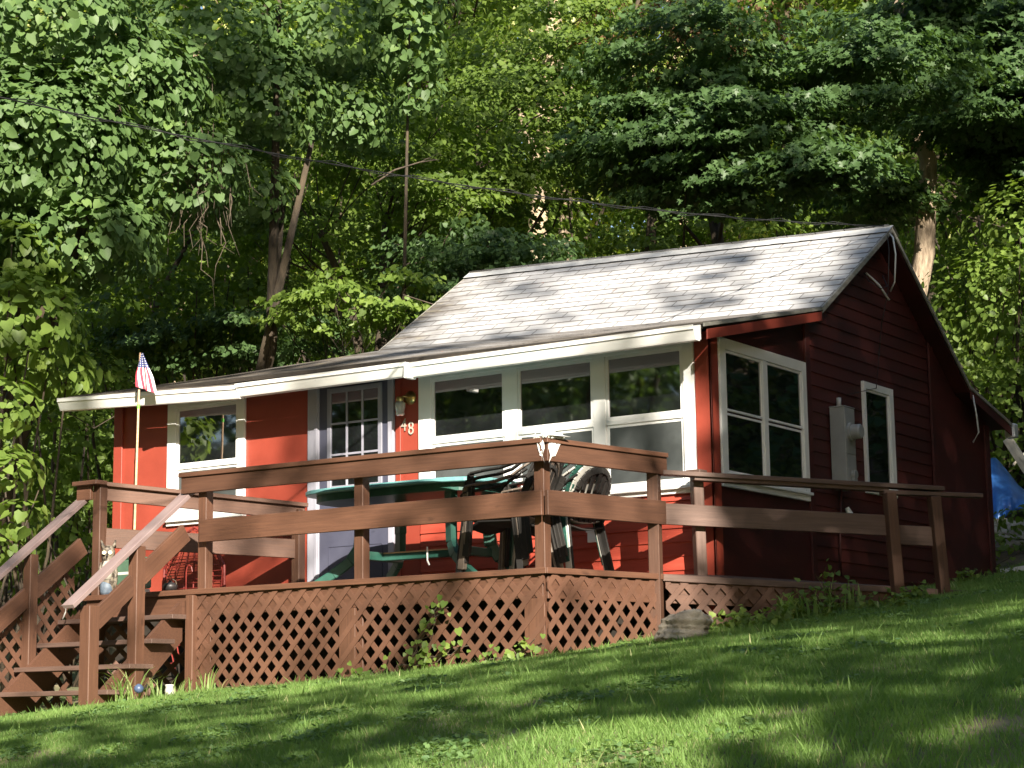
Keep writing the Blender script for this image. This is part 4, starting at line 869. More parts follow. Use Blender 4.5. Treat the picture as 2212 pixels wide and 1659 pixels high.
pa, pb = at(2235, 960, 23.5), at(2188, 1005, 23.3); m = MB(); m.tube([pa, (pa+pb)/2, pb], [.02, .018, .015], 6); o = m.build('dry_branch', M['palewood']); tag(o, 'thin pale branch crossing behind the slanting brace', 'branch')
pa, pb = at(2168, 1236, 20.6), at(2290, 1216, 20.2); o = plank('white_board', pa, pb, .14, .05, M['cloth'], None); tag(o, 'weathered white board lying at the edge of the lawn', 'board')
c = at(300, 1488, 15.9); m = MB(); m.lathe([(.01, -.035), (.032, -.022), (.040, .0), (.034, .02), (.015, .036), (.004, .04)], tuple(c), 14); tag(m.build('ball', M['blue'], smooth=True), 'faded blue ball lying in tall grass beside the steps', 'ball')
c = at(366, 1492, 16.4); m = MB(); m.lathe([(.035, -.07), (.038, 0), (.032, .03), (.036, .035), (.036, .05)], tuple(c), 12); tag(m.build('jar', M['wchair'], smooth=True), 'pale plastic jar standing in grass under the deck corner', 'jar')
c = at(773, 1440, 15.9); m = MB(); m.lathe([(.022, -.12), (.022, 0), (.028, .0), (.028, .035)], tuple(c), 12); tag(m.build('pipe_cap', M['white'], smooth=True), 'short white pipe end standing before the deck lattice', 'pipe')

# ---------------- lawn
def in_fov(P, mx=60):
    q = (P-CAM) @ RR.T; return (q[:, 2] > 5) & (np.abs(q[:, 0]/q[:, 2]*F) < 1106+mx) & (-q[:, 1]/q[:, 2]*F < 830+mx*2) , q[:, 2]
def inside(P, poly):
    x, y = P[:, 0], P[:, 1]; r = np.zeros(len(P), bool); j = len(poly)-1
    for i in range(len(poly)):
        xi, yi = poly[i]; xj, yj = poly[j]; c = ((yi > y) != (yj > y)) & (x < (xj-xi)*(y-yi)/(yj-yi+1e-9)+xi); r ^= c; j = i
    return r
BLADE = (np.array([(-.045,0,0),(.045,0,0),(-.035,.5,.05),(.035,.5,.05),(0,1,.24)], float), [[0,1,3,2],[2,3,4]])
def make_grass():
    rng = np.random.default_rng(11); n = 2600000
    d = 4.0+(26-4.0)*rng.random(n)**.9; lat = (rng.random(n)*2-1)*.30*d
    fh = np.array([RR[2][0], RR[2][1]]); fh /= np.linalg.norm(fh); rh = np.array([fh[1], -fh[0]])
    xy = CAM[:2]+d[:, None]*fh+lat[:, None]*rh; z = gz(xy[:, 0], xy[:, 1]); P = np.column_stack([xy, z])
    dens = np.clip(1.15-(d-7)/18, .25, 1)*d/26; keep = rng.random(n) < dens*1.0
    keep &= ~inside(P, [(-4.8, .08), (-.02, .08), (.22, 1.15), (1.6, 2.85), (.5, 3.6), (.5, 7.8), (-6.3, 7.8), (-6.3, 1.7), (-4, 1.7)]) & (P[:, 1] < 8.6+.5*np.sin(P[:, 0]*2)) & ~((P[:, 0] < -5.2+.3*np.sin(P[:, 1]*3)) & (P[:, 1] > -.9))
    P = P[keep]; ok, dd = in_fov(P+np.array([0, 0, .05])); P = P[ok]; dd = dd[ok]; n = len(P)
    pn = np.sin(P[:, 0]*1.7+.6*np.sin(P[:, 1]*2.3))*np.sin(P[:, 1]*1.4+P[:, 0]*.8)+.5*np.sin(P[:, 0]*5.1+P[:, 1]*4.3); pn2 = np.sin(P[:, 0]*11+3*np.sin(P[:, 1]*7))*np.sin(P[:, 1]*13+P[:, 0]*5)
    bare = np.zeros(n)
    for (cx_, cy_, r1) in BARE: bare = np.maximum(bare, .8*np.exp(-(((P[:, 0]-cx_)**2+(P[:, 1]-cy_)**2)/r1**2)))
    k = rng.random(n) > bare*.9; P, pn, pn2, bare = P[k], pn[k], pn2[k], bare[k]; n = len(P)
    h = .036+.006*pn+.005*pn2+.022*rng.random(n)**2; h *= 1-.45*bare
    edge = (P[:, 1] > -.45) & (P[:, 1] < .1) & (P[:, 0] < .3); h[edge] *= 1.35; far = P[:, 1] > 6.5; h[far] *= 1.3
    h = np.maximum(h, .018)*(1+.9*(rng.random(n) < .012))
    az = rng.random(n)*6.283; tilt = .25+.5*rng.random(n); tip = np.column_stack([np.cos(az)*tilt, np.sin(az)*tilt, np.ones(n)]); az2 = az+rng.normal(size=n)*.5; nor = np.column_stack([np.cos(az2), np.sin(az2), -.3*np.ones(n)])
    v = .32+.14*pn+.10*pn2+.22*rng.random(n)+.45*bare; v[rng.random(n) < .03] = 1.0
    P[:, 2] -= .006
    me = leaf_mesh('grass', P, nor, tip, h, BLADE, np.clip(v, 0, 1), M['grassb']); o = link(bpy.data.objects.new('grass', me)); tag(o, 'uneven mown green grass of the sloping lawn', 'grass'); o['kind'] = 'stuff'; print('blades', n)
def make_clover():
    rng = np.random.default_rng(21); n = 160000
    fh = np.array([RR[2][0], RR[2][1]]); fh /= np.linalg.norm(fh); rh = np.array([fh[1], -fh[0]]); d = 4.5+18*rng.random(n)**.8; lat = (rng.random(n)*2-1)*.28*d
    xy = CAM[:2]+d[:, None]*fh+lat[:, None]*rh; pn = np.sin(xy[:, 0]*2.9+1.7*np.sin(xy[:, 1]*1.9))*np.sin(xy[:, 1]*2.7+1.3*np.sin(xy[:, 0]*2.2))+.35*np.sin(xy[:, 0]*9+xy[:, 1]*7)
    P = np.column_stack([xy, gz(xy[:, 0], xy[:, 1])+.014+.022*rng.random(n)]); k = (pn > .42+.5*rng.random(n)) & ~inside(P, [(-4.8, .08), (-.02, .08), (.22, 1.15), (1.6, 2.85), (.5, 3.6), (.5, 7.8), (-6.3, 7.8), (-6.3, 1.7), (-4, 1.7)]) & (P[:, 1] < 8.4)
    P = P[k]; m_ = len(P); me = leaf_mesh('clover', P, rng.normal(size=(m_, 3))*.35+np.array([0, 0, 1.]), rng.normal(size=(m_, 3)), .016+.014*rng.random(m_), T_HEART, rng.random(m_), M['clover']); o = link(bpy.data.objects.new('clover', me)); tag(o, 'patches of low round-leaved clover in the lawn', 'clover'); o['kind'] = 'stuff'
make_clover()
def ground_hit(px, py, d0=5, d1=30):
    for d in np.arange(d0, d1, .05):
        p = at(px, py, d)
        if p[2] < gv(p[0], p[1]): return p
    return at(px, py, d1)
BARE = []
for (px, py, r) in ((1165, 1525, .16), (1330, 1650, .16), (2160, 1570, .13), (1700, 1545, .12), (40, 1640, .22), (1060, 1490, .09), (1100, 1590, .10), (640, 1545, .12)):
    g = ground_hit(px, py); BARE.append((float(g[0]), float(g[1]), r))
make_grass()
def tuft(name, label, c, n, h, seed, mat='grassb', wd=1.0, group=None, spread=.12, arch=.8, leafy=0, cat='plant'):
    rng = np.random.default_rng(seed); mb = MB(); t = None
    vs, fs, vals = [], [], []
    for i in range(n):
        a = rng.random()*6.283; s = Vector(c)+Vector((rng.normal()*spread, rng.normal()*spread, 0)); L = h*(.5+.6*rng.random()); w0 = .006*wd*(.7+.6*rng.random()); pd = Vector((-math.sin(a), math.cos(a), 0)); b = arch*(.5+.8*rng.random()); n0 = len(vs)
        for j in range(6):
            f = j/5; p = s+Vector((math.cos(a)*L*b*.55*f*f, math.sin(a)*L*b*.55*f*f, L*(f-.35*b*f**2.6))); ww = w0*(1-f**2)+.0006
            vs.append(p-pd*ww); vs.append(p+pd*ww)
        for j in range(5): fs.append((n0+2*j, n0+2*j+1, n0+2*j+3, n0+2*j+2))
        vals += [.4+.5*rng.random()]*12
    me = bpy.data.meshes.new('blades'); me.from_pydata([tuple(v) for v in vs], [], fs); a_ = me.attributes.new('v', 'FLOAT', 'POINT'); a_.data.foreach_set('value', vals); me.materials.append(M[mat]); me.update()
    if leafy:
        t = thing(name, label, cat, tuple(c), group); link(bpy.data.objects.new('blades', me), None, t); P = []; mb = MB()
        for i in range(max(3, leafy//14)):
            s = np.array(c)+np.array([rng.normal()*spread*1.4, rng.normal()*spread*1.4, 0]); e = s+np.array([rng.normal()*.08, rng.normal()*.08, h*(.3+.7*rng.random())]); m_ = (s+e)/2+rng.normal(size=3)*.03; mb.tube([s, m_, e], [.004, .003, .0015], 5)
            for f in np.linspace(.2, 1, 14): P.append(s*(1-f)+e*f+rng.normal(size=3)*.035)
        P = np.array(P); mb.build('stem', M['shrub'], t); k = len(P)
        me2 = leaf_mesh('leaves', P, rng.normal(size=(k, 3))*.5+np.array([.2, -.4, .8]), rng.normal(size=(k, 3))+np.array([0, 0, -.3]), .045*(.6+.7*rng.random(k)), T_HEART, rng.random(k), M['shrub']); link(bpy.data.objects.new('leaves', me2), None, t); return t
    o = link(bpy.data.objects.new(name, me)); tag(o, label, cat, group); return o
def gpt(px, py, y=None):
    if y is None: g = ground_hit(px, py); return (float(g[0]), float(g[1]), gv(g[0], g[1]))
    p = on(px, py, 1, y); return (float(p[0]), y, gv(p[0], y))
tuft('grass_clump', 'tall arching grass clump growing by the right newel post', gpt(268, 1500, -.75), 26, .42, 1, arch=1.0, spread=.07, wd=1.1, cat='grass clump')
tuft('grass_clump', 'long grass clump growing under the middle stair post', gpt(320, 1495, -.45), 22, .34, 2, arch=1.0, spread=.09, wd=1.0, cat='grass clump')
tuft('grass_clump', 'tall grass clump growing at the left corner of deck lattice', gpt(455, 1490, -.10), 22, .30, 3, arch=.8, spread=.08, wd=1.0, cat='grass clump')
tuft('grass_clump', 'grass clump growing in the shade left of deck lattice', gpt(385, 1498, -.12), 16, .24, 4, arch=.8, spread=.08, wd=1.0, cat='grass clump')
tuft('weed', 'broad bladed weed with arching leaves before the ramp edge', gpt(1705, 1290, 1.55), 20, .30, 5, wd=2.2, spread=.05, arch=.9, leafy=40)
tuft('weed', 'bushy green weed in the middle of the ramp edge', gpt(1760, 1288, 1.75), 22, .28, 6, wd=1.8, spread=.09, arch=.9, leafy=90)
tuft('weed', 'tall thin weed with seed heads beside the ramp edge', gpt(1800, 1285, 1.95), 8, .40, 7, wd=1.2, spread=.04, arch=.5, leafy=60)
tuft('weed', 'upright pale grass weed near the outer ramp post', gpt(1850, 1282, 2.1), 8, .27, 8, wd=1.6, spread=.03, arch=.35, leafy=20)
for i, (px, py, y, hh) in enumerate(((1560, 1345, .95, .10), (1610, 1330, 1.15, .12), (1660, 1318, 1.35, .13), (1730, 1305, 1.6, .12), (1900, 1290, 2.2, .10), (1985, 1288, 2.7, .09), (2075, 1280, 6.0, .12), (2120, 1270, 7.2, .14))):
    tuft('ground_weed', ['small leafy weed beside the pale rock', 'small leafy weed a step right of the pale rock', 'small leafy weed left of the tall ramp weeds', 'low leafy weed in front of the tall ramp weeds', 'low weed at the foot of first outer ramp post', 'low weed at the foot of last ramp post', 'low weed by the dark gable wall foot', 'low weed at the rear gable corner'][i], gpt(px, py, y), 10, hh, 20+i, wd=1.3, spread=.09, arch=.9, leafy=100)
# vines on the lattice
def lattice_vine(label, px0, py0, px1, py1, n, seed, sz=.045):
    rng = np.random.default_rng(seed); a = on(px0, py0, 1, -.05); b = on(px1, py1, 1, -.05); t = thing('lattice_vine', label, 'vine', tuple(a)); mb = MB(); P = []
    for s in range(3):
        pts = [a+(b-a)*f+np.array([rng.normal()*.05, -.01+rng.normal()*.012, rng.normal()*.03]) for f in np.linspace(0, 1, 7)]; mb.tube(pts, .004, 5)
        for f in np.linspace(0, 1, n//3):
            i = min(5, int(f*6)); P.append(pts[i]+(pts[i+1]-pts[i])*(f*6-i)+np.array([rng.normal()*.06, -.03-rng.random()*.03, rng.normal()*.05]))
    mb.build('stem', M['drywood'], t); P = np.array(P); k = len(P); me2 = leaf_mesh('leaves', P, rng.normal(size=(k, 3))*.35+np.array([.3, -.8, .5]), rng.normal(size=(k, 3))*.5+np.array([0, 0, -.8]), sz*(.5+.9*rng.random(k)), T_HEART, rng.random(k), M['shrub']); link(bpy.data.objects.new('leaves', me2), None, t)
lattice_vine('young green vine climbing the front lattice near its middle', 890, 1420, 960, 1300, 36, 1, .045); lattice_vine('young vine spreading low on the lattice below the climbing one', 860, 1455, 1000, 1400, 36, 2, .045); lattice_vine('small weedy vine at the right corner of front lattice', 1060, 1425, 1165, 1395, 40, 3, .045); lattice_vine('short leafy vine beside the white pipe end', 720, 1475, 810, 1450, 30, 4, .045)
# ================================================================ WOODS
R_ = lambda s: np.random.default_rng(s)
def A_(px, py, d): p = at(px, py, d); return (float(p[0]), float(p[1]), float(p[2]))
def base_at(px, d):
    p = at(px, 1100, d); return (float(p[0]), float(p[1]), gv(p[0], p[1])-.15)
# vine curtain, upper left
drape('vine_covered_tree', 'tree smothered in big heart-shaped vine leaves at the upper left', 'tree', base_at(-150, 24),
      [(A_(60, 60, 22.5), (1.5, 1.1, .9)), (A_(60, 320, 22), (1.3, 1.0, .9)), (A_(230, 200, 22.6), (1.2, 1.0, .8)), (A_(150, 520, 22.2), (1.1, .9, .55)), (A_(360, 380, 22.8), (1.0, .8, .6)), (A_(-80, 480, 22.4), (.9, .9, 1.0))], 19000, .102, 'vine', R_(1), stems=3)
drape('vine_covered_tree', 'tree with hanging vine leaves between the curtain of vines and dark trunks', 'tree', base_at(450, 24.6),
      [(A_(430, 90, 23.4), (1.1, .9, .7)), (A_(560, 210, 23.6), (.9, .8, .7)), (A_(520, 420, 23.8), (.7, .6, .45)), (A_(700, 90, 23.8), (.9, .8, .5)), (A_(770, 230, 24), (.5, .5, .6))], 8500, .088, 'vine', R_(2), stems=3)
drape('vine_covered_tree', 'tall slim trunk wreathed in pale vine leaves above the left roof', 'tree', base_at(880, 24.5), [(A_(880, 90, 23.5), (.45, .45, .5)), (A_(905, 190, 23.5), (.28, .25, .35)), (A_(870, 10, 23.6), (.6, .5, .3))], 900, .105, 'vine', R_(3), stems=1, trunk=.045)
# shrubs left of and behind the left roof
drape('leafy_shrub', 'bright green leafy shrub at the left edge beside the steps', 'shrub', base_at(-20, 19.5), [(A_(10, 1010, 18.8), (.35, .35, .20)), (A_(40, 1120, 18.7), (.30, .3, .16)), (A_(-20, 880, 19.2), (.5, .4, .30)), (A_(-10, 1190, 18.6), (.3, .3, .12))], 480, .11, 'shrub', R_(4), trunk=.02, stems=7)
drape('leafy_shrub', 'mid green shrub hanging below the vines at the far left', 'shrub', base_at(20, 22), [(A_(20, 700, 21), (.8, .6, .55)), (A_(110, 800, 21.4), (.5, .5, .30)), (A_(20, 560, 21.5), (.6, .6, .4))], 1300, .12, 'shrub', R_(5), trunk=.03, stems=8)
drape('leafy_shrub', 'dark shady shrub behind the left end of cottage', 'shrub', base_at(150, 24), [(A_(160, 1000, 23.5), (1.1, .8, .7)), (A_(60, 1180, 23), (1.2, .8, .6)), (A_(150, 850, 24), (1.0, .8, .5))], 2600, .085, 'mid', R_(6), trunk=.03, stems=10)
drape('leafy_shrub', 'dark bushy growth filling the space above the left roof', 'shrub', base_at(430, 26), [(A_(300, 700, 25.5), (1.3, .8, .7)), (A_(520, 690, 26), (1.2, .8, .6)), (A_(420, 560, 26.5), (1.1, .8, .6))], 3400, .09, 'mid', R_(7), trunk=.03, stems=14)
tree('understory_tree', 'small tree with bright yellow green leaves just above the left roof', 'tree', base_at(740, 25), 3.1, .05, [(A_(700, 640, 23.3), (.55, .4, .16), 12, 26, .26), (A_(820, 668, 23.2), (.50, .4, .13), 10, 26, .24), (A_(640, 695, 23.6), (.6, .4, .12), 9, 26, .26), (A_(870, 612, 23.8), (.35, .3, .12), 6, 24, .22), (A_(740, 590, 24), (.35, .3, .14), 5, 22, .22)], T_HEART, .07, 'shrub', R_(8))
tree('understory_tree', 'low spreading tree with layered leaves behind the left roof', 'tree', base_at(560, 26.5), 3.0, .06, [(A_(520, 720, 25), (1.5, .8, .35), 40, 44, .42), (A_(330, 740, 25), (1.1, .8, .3), 24, 40, .4)], T_HEART, .066, 'maple', R_(9))
tree('understory_tree', 'layered green tree above the meeting of low and high roof', 'tree', base_at(930, 27), 3.8, .07, [(A_(1010, 540, 25.5), (1.3, .9, .35), 40, 46, .42), (A_(1150, 560, 25.5), (1.0, .8, .28), 26, 44, .4), (A_(930, 640, 25), (.7, .6, .4), 20, 40, .36)], T_HEART, .064, 'maple', R_(10))
tree('forked_tree', 'dark forked trunk with dead twigs above the left roof', 'tree', base_at(700, 25.6), 5.6, .14, [(A_(700, 300, 26), (1.6, 1.0, .6), 26, 50, .45), (A_(640, 480, 26), (1.3, .8, .3), 14, 44, .4)], T_HEART, .068, 'mid', R_(11), lean=(.3, 0))
tree('forked_tree', 'dark leaning trunk right of the forked trunk with dead twigs', 'tree', base_at(760, 26.2), 6, .16, [(A_(860, 300, 26.6), (1.2, 1.0, .7), 24, 50, .45), (A_(950, 420, 26), (.9, .7, .3), 14, 44, .4)], T_HEART, .068, 'mid', R_(12), lean=(.5, .4))
tree('slender_tree', 'thin dark trunk at left behind the hanging vines', 'tree', base_at(600, 26.8), 6, .09, [(A_(560, 200, 27), (1.3, 1, .8), 24, 46, .45)], T_HEART, .068, 'mid', R_(13))
tree('slender_tree', 'thin dark trunk behind the vines at far left', 'tree', base_at(390, 26.4), 6, .11, [(A_(330, 300, 27.2), (1.6, 1, .9), 34, 46, .5)], T_HEART, .068, 'mid', R_(14))
tree('layered_tree', 'tall tree with fine layered leaves high in the middle', 'tree', base_at(1080, 29), 8, .13, [(A_(1080, 260, 28), (2.0, 1.3, 1.0), 70, 60, .5), (A_(1180, 90, 28.5), (2.0, 1.3, .8), 54, 60, .5), (A_(1020, 420, 27.6), (1.2, .9, .4), 26, 50, .45)], T_HEART, .066, 'mid', R_(15))
tree('maple_tree', 'big dark maple with drooping branches over the roof ridge', 'tree', base_at(1560, 28.5), 7.5, .16, [(A_(1400, 290, 26.5), (1.4, 1.0, .75), 54, 60, .45), (A_(1560, 300, 26), (1.6, 1.0, 1.0), 80, 60, .45), (A_(1500, 110, 26.5), (1.6, 1.2, .7), 44, 56, .5)], T_MAPLE, .088, 'maple', R_(16), nlimb=2)
tree('maple_tree', 'maple with a pale lit spray of leaves left of the thick trunk', 'tree', base_at(2034, 27.5), 7.5, .235, [(A_(1770, 350, 24.5), (.9, .5, .32), 34, 60, .34), (A_(1880, 150, 26), (1.3, .9, .7), 50, 56, .42), (A_(2110, 200, 27.5), (1.2, .9, .6), 50, 56, .45), (A_(1890, 420, 28), (.8, .6, .4), 24, 50, .4)], T_MAPLE, .088, 'maple', R_(17), nlimb=0, barkm='barkpale', lean=(-.15, .1))
tree('pine_tree', 'tree with brown dead twigs at the top right of centre', 'tree', base_at(1420, 30), 9, .13, [(A_(1480, 60, 27), (1.5, 1.0, .9), 34, 60, .35), (A_(1600, 40, 27), (1.0, .8, .6), 16, 60, .3)], T_OVAL, .06, 'deadleaf', R_(18))
drape('leafy_shrub', 'bright green shrub at the right edge beyond the gable', 'shrub', base_at(2180, 27), [(A_(2150, 700, 26), (1.0, .8, 1.0)), (A_(2190, 900, 26), (.9, .7, .8)), (A_(2200, 660, 27), (.6, .6, .9)), (A_(2230, 520, 26), (.8, .7, .8))], 4200, .085, 'shrub', R_(19), trunk=.03, stems=12)
drape('leafy_shrub', 'low leafy undergrowth between tarp and lawn at right', 'shrub', base_at(2200, 23.2), [(A_(2165, 1190, 22.8), (.25, .3, .22)), (A_(2215, 1120, 23), (.35, .3, .16)), (A_(2150, 1225, 21.8), (.14, .2, .10))], 330, .07, 'mid', R_(20), trunk=.012, stems=6)
drape('leafy_shrub', 'dark undergrowth behind the tarp at right', 'shrub', base_at(2200, 27.5), [(A_(2150, 1000, 27), (1.2, .8, .9)), (A_(2230, 1100, 27), (1.2, .8, .8))], 2200, .09, 'mid', R_(21), trunk=.02, stems=8)
tree('maple_tree', 'tall dark treetop filling the upper right corner', 'tree', base_at(2260, 30), 9, .16, [(A_(2150, 120, 28.5), (1.8, 1.2, 1.1), 80, 60, .5), (A_(2000, 60, 29), (1.6, 1.2, .8), 54, 56, .5), (A_(2190, 330, 28.5), (1.0, .8, .7), 40, 56, .45)], T_MAPLE, .11, 'maple', R_(22), nlimb=2)
drape('leafy_shrub', 'sunlit yellow green growth behind the thick trunk at right', 'shrub', base_at(2150, 31), [(A_(2140, 500, 30), (1.3, .8, 1.0)), (A_(2120, 640, 31), (1.0, .8, .9)), (A_(2190, 760, 30), (1.0, .8, 1.2))], 4000, .09, 'shrub', R_(23), trunk=.03, stems=12)
SAP = [(120, 640, 28, 'mid'), (330, 470, 29, 'shrub'), (520, 560, 28.5, 'mid'), (660, 420, 30, 'shrub'), (830, 520, 28.5, 'mid'), (960, 330, 31, 'shrub'), (1070, 490, 29.5, 'mid'), (1400, 540, 31, 'shrub'), (1460, 470, 31.5, 'mid'), (1640, 470, 30.5, 'shrub'), (1840, 500, 31.5, 'mid'), (1930, 300, 32, 'shrub'), (720, 200, 31, 'mid'), (230, 760, 27.5, 'shrub'), (620, 740, 27.5, 'mid'), (1250, 300, 32, 'shrub')]
SL = ['behind the lower vine curtain', 'behind the hanging dead twigs', 'between the slim dark trunks', 'behind the forked trunk', 'right of the forked trunk', 'above the middle of the picture left half', 'just left of the pale trunk', 'just right of the pale trunk', 'around the slim brown trunk', 'under the drooping maple branches', 'just left of the gable peak', 'high beside the lit maple spray', 'high behind the vine leaves', 'left of the flag', 'above the low roof middle', 'high behind the dark maple']
for i, ((px, py, d, mt), lb) in enumerate(zip(SAP, SL)):
    tree('sapling', 'slender green woodland sapling '+lb, 'tree', base_at(px, d), max(2.5, float(at(px, py, d)[2])-base_at(px, d)[2]+.4), .04, [(A_(px, py, d), (1.15, .9, .75), 34, 30, .42)], T_HEART, .072, mt, R_(200+i), nlimb=4)
# trunks further up the slope
def pole_tree(px, d, r, label, barkm, seed, top=11, crown='mid', cr=1.0):
    b = base_at(px, d); t = tree('woodland_tree', label, 'tree', b, top, r, [((b[0], b[1], b[2]+top*.80), (2.6*cr, 2.2*cr, 1.9*cr), 60, 56, .8), ((b[0], b[1], b[2]+top*.52), (2.2*cr, 2.0*cr, 1.3*cr), 34, 50, .7)], T_OVAL, .17, crown, R_(seed), barkm=barkm, nlimb=10); return t
pole_tree(1205, 36, .24, 'pale sunlit trunk seen above the middle of the roof', 'barkpale', 31, 15)
pole_tree(1490, 38, .16, 'slim brown trunk seen over the right half of roof', 'barkpale', 32, 14)
pole_tree(1000, 41, .2, 'tall trunk high up above the left end of the ridge', 'bark', 35, 20, 'mid', 1.2)
pole_tree(1720, 42, .2, 'tall trunk hidden in leaves above the right part of roof', 'bark', 36, 20, 'mid', 1.2)
pole_tree(390, 40, .14, 'pale trunk glimpsed just above the low left roof', 'barkpale', 33, 14)
pole_tree(1225, 44, .22, 'brown trunk high up between the middle treetops', 'barkpale', 34, 18)
# further trees up the slope, copies of three kinds
far_protos = []
rngf = R_(77)
for k in range(4):
    H = 9+k*1.5; b = (0., 60.+k*8, 0.)
    crowns = [((b[0]+rngf.normal()*.6, b[1]+rngf.normal()*.5, z), (2.6, 2.2, 1.5), 48, 44, .75) for z in np.linspace(1.5, H, 5)]
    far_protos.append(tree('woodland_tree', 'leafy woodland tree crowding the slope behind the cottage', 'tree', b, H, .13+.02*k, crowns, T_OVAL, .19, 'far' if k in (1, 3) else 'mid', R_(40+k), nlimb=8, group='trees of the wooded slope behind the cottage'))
spots = []
for row, d in enumerate((34, 41, 50, 57, 65)):
    nn = 7+row
    for i in range(nn):
        px = -150+2500*(i+.5*(row % 2))/nn+rngf.normal()*50; spots.append((px, d+rngf.normal()*1.5))
far_used = set(); seen_lab = set()
for i, (px, d) in enumerate(spots):
    if abs(px-1240) < 110 and d < 50: continue
    if d < 37 and i % 2: continue
    if 37 <= d < 46 and i % 3 == 0: continue
    k = ((0, 2)[i % 2] if d < 45 else (1, 3, 1, 2)[i % 4]); b = base_at(px, d); pr = far_protos[k]; T = Matrix.Translation(Vector(b)) @ Matrix.Rotation(rngf.random()*6.28, 4, 'Z') @ Matrix.Scale((1.0 if d < 45 else 1.3)+.4*rngf.random(), 4) @ Matrix.Translation(-WM[pr.name].translation)
    if k not in far_used: far_used.add(k); first = (pr, T)
    LM = ['the far left edge', 'the vine curtain', 'the flag', 'the left window', 'the entrance door', 'the left end of the ridge', 'the left third of the ridge', 'the middle of the ridge', 'the right third of the ridge', 'the gable peak', 'the small gable window', 'the rear gutter', 'the far right edge']
    lab = 'leafy tree %s, above %s' % (['in the nearest row of the slope', 'in the second row of the slope', 'half way up the slope', 'high on the slope', 'at the top of the slope'][min(4, int((d-30)/7.5))], LM[int(min(12, max(0, (px+150)/200)))])
    if lab in seen_lab: lab = lab.replace('leafy tree', 'second leafy tree')
    seen_lab.add(lab)
    if 'done%d' % k not in globals(): pr['label'] = lab
    if k in far_used and 'done%d' % k in globals(): copy_tree(pr, T, None, lab)
    else: globals()['done%d' % k] = (pr, T)
for k in range(4):
    if 'done%d' % k in globals():
        pr, T = globals()['done%d' % k]; pr.matrix_basis = T @ pr.matrix_basis
# dead twigs hanging among the vines
rngt = R_(5); t = thing('dead_branch', 'tangle of dead brown twigs hanging below the vines', 'branch', A_(440, 340, 22.6)); mb = MB()
for i in range(70):
    s = np.array(A_(430+rngt.normal()*34, 350+rngt.normal()*70, 22.4)); e = s+np.array([rngt.normal()*.13, rngt.normal()*.12, -.25-.55*rngt.random()]); m1 = s*.66+e*.34+rngt.normal(size=3)*.06; m2 = s*.33+e*.67+rngt.normal(size=3)*.07; mb.tube([s, m1, m2, e], [.006, .005, .0035, .002], 5, cap=False)
mb.build('twigs', M['drywood'], t)
for (pts, r, lb) in (([(60, 700), (25, 790), (0, 830)], .022, 'bare brown stem slanting at the left edge above the steps'), ([(120, 690), (125, 800), (160, 900), (200, 928), (245, 900)], .011, 'thin looping bare vine stem beside the left end of roof'),
                     ([(800, 400), (850, 370), (900, 355), (945, 345)], .012, 'thin dead branch reaching right above the left roof'), ([(870, 640), (950, 655), (1010, 675)], .007, 'dead twig above the roof valley')
                     ):
    m = MB(); P = [np.array(A_(x, y, 22.0))+rngt.normal(size=3)*.02 for x, y in pts]; m.tube(P, [r*(1-.6*i/(len(P)-1)) for i in range(len(P))], 6)
    for q in P[1:]: m.tube([q, q+rngt.normal(size=3)*.18], [r*.4, r*.15], 4, cap=False)
    tag(m.build('dead_branch', M['drywood'], smooth=True), lb, 'branch')

# ================================================================ TREES TOWARDS THE SUN (outside the picture; crowns shaped to cast the wanted dapple)
SE_, CE_ = math.sin(SEL), math.cos(SEL)
def uw(P): P = np.asarray(P, float); a = P @ SA; return P @ SU, P[..., 2]*CE_-a*SE_
def cover(u, w_, rng_noise):
    """wanted shade (0..1) for sun rays at lateral u, height w"""
    n1 = rng_noise
    c = np.full(u.shape, .996); lawn = (w_ < -.9) & (u < 9); c[lawn] = .80-.04*np.clip(n1[lawn], -1, 1)+np.clip((-2.9-w_[lawn])*.35, 0, .14)
    right = np.interp(w_, [-.5, 1.9, 2.1, 3.1, 4.5, 6.0], [1.62, 1.62, 1.62, 2.95, 4.05, 5.2])     # gable side of this line is shaded
    low = np.interp(u, [-6, -4.3, -1.3, -.6, 1.6], [-.05, -.80, -1.40, -.85, -.45])
    lit = (u < right) & (w_ > low) & (w_ < 6.2)
    c[lit] = np.where(n1[lit] > .45, .66, .08)
    porch = lit & (w_ < 2.78-.451*u) ; c[porch] = np.where(n1[porch] > .55, .55, .08)
    woods = (w_ > 4.4+.35*np.maximum(0, -u)) & ~lit | (w_ > 6.2) | ((u < -2.6) & (w_ > 3.6+.2*(-2.6-u))); c[woods] = np.where(n1[woods] > np.interp(w_[woods], [6, 9, 12, 14.5], [.15, .3, .45, .9]), .94, 0.0)
    for (P, ru, rw, tl) in LIT:
        pu, pw = uw(np.array(P)); du = (u-pu)/ru; dw = (w_-pw-tl*(u-pu))/rw; c[(du*du+dw*dw) < 1+.5*n1] = 0
    for (P, ru, rw) in DARK:
        pu, pw = uw(np.array(P)); du = (u-pu)/ru; dw = (w_-pw)/rw; c[(du*du+dw*dw) < 1+.4*n1] = .97
    return c
g1 = ground_hit(1180, 1625); g2 = ground_hit(930, 1645); g3 = ground_hit(1400, 1600); g4 = ground_hit(60, 1600); g5 = ground_hit(1800, 1590)
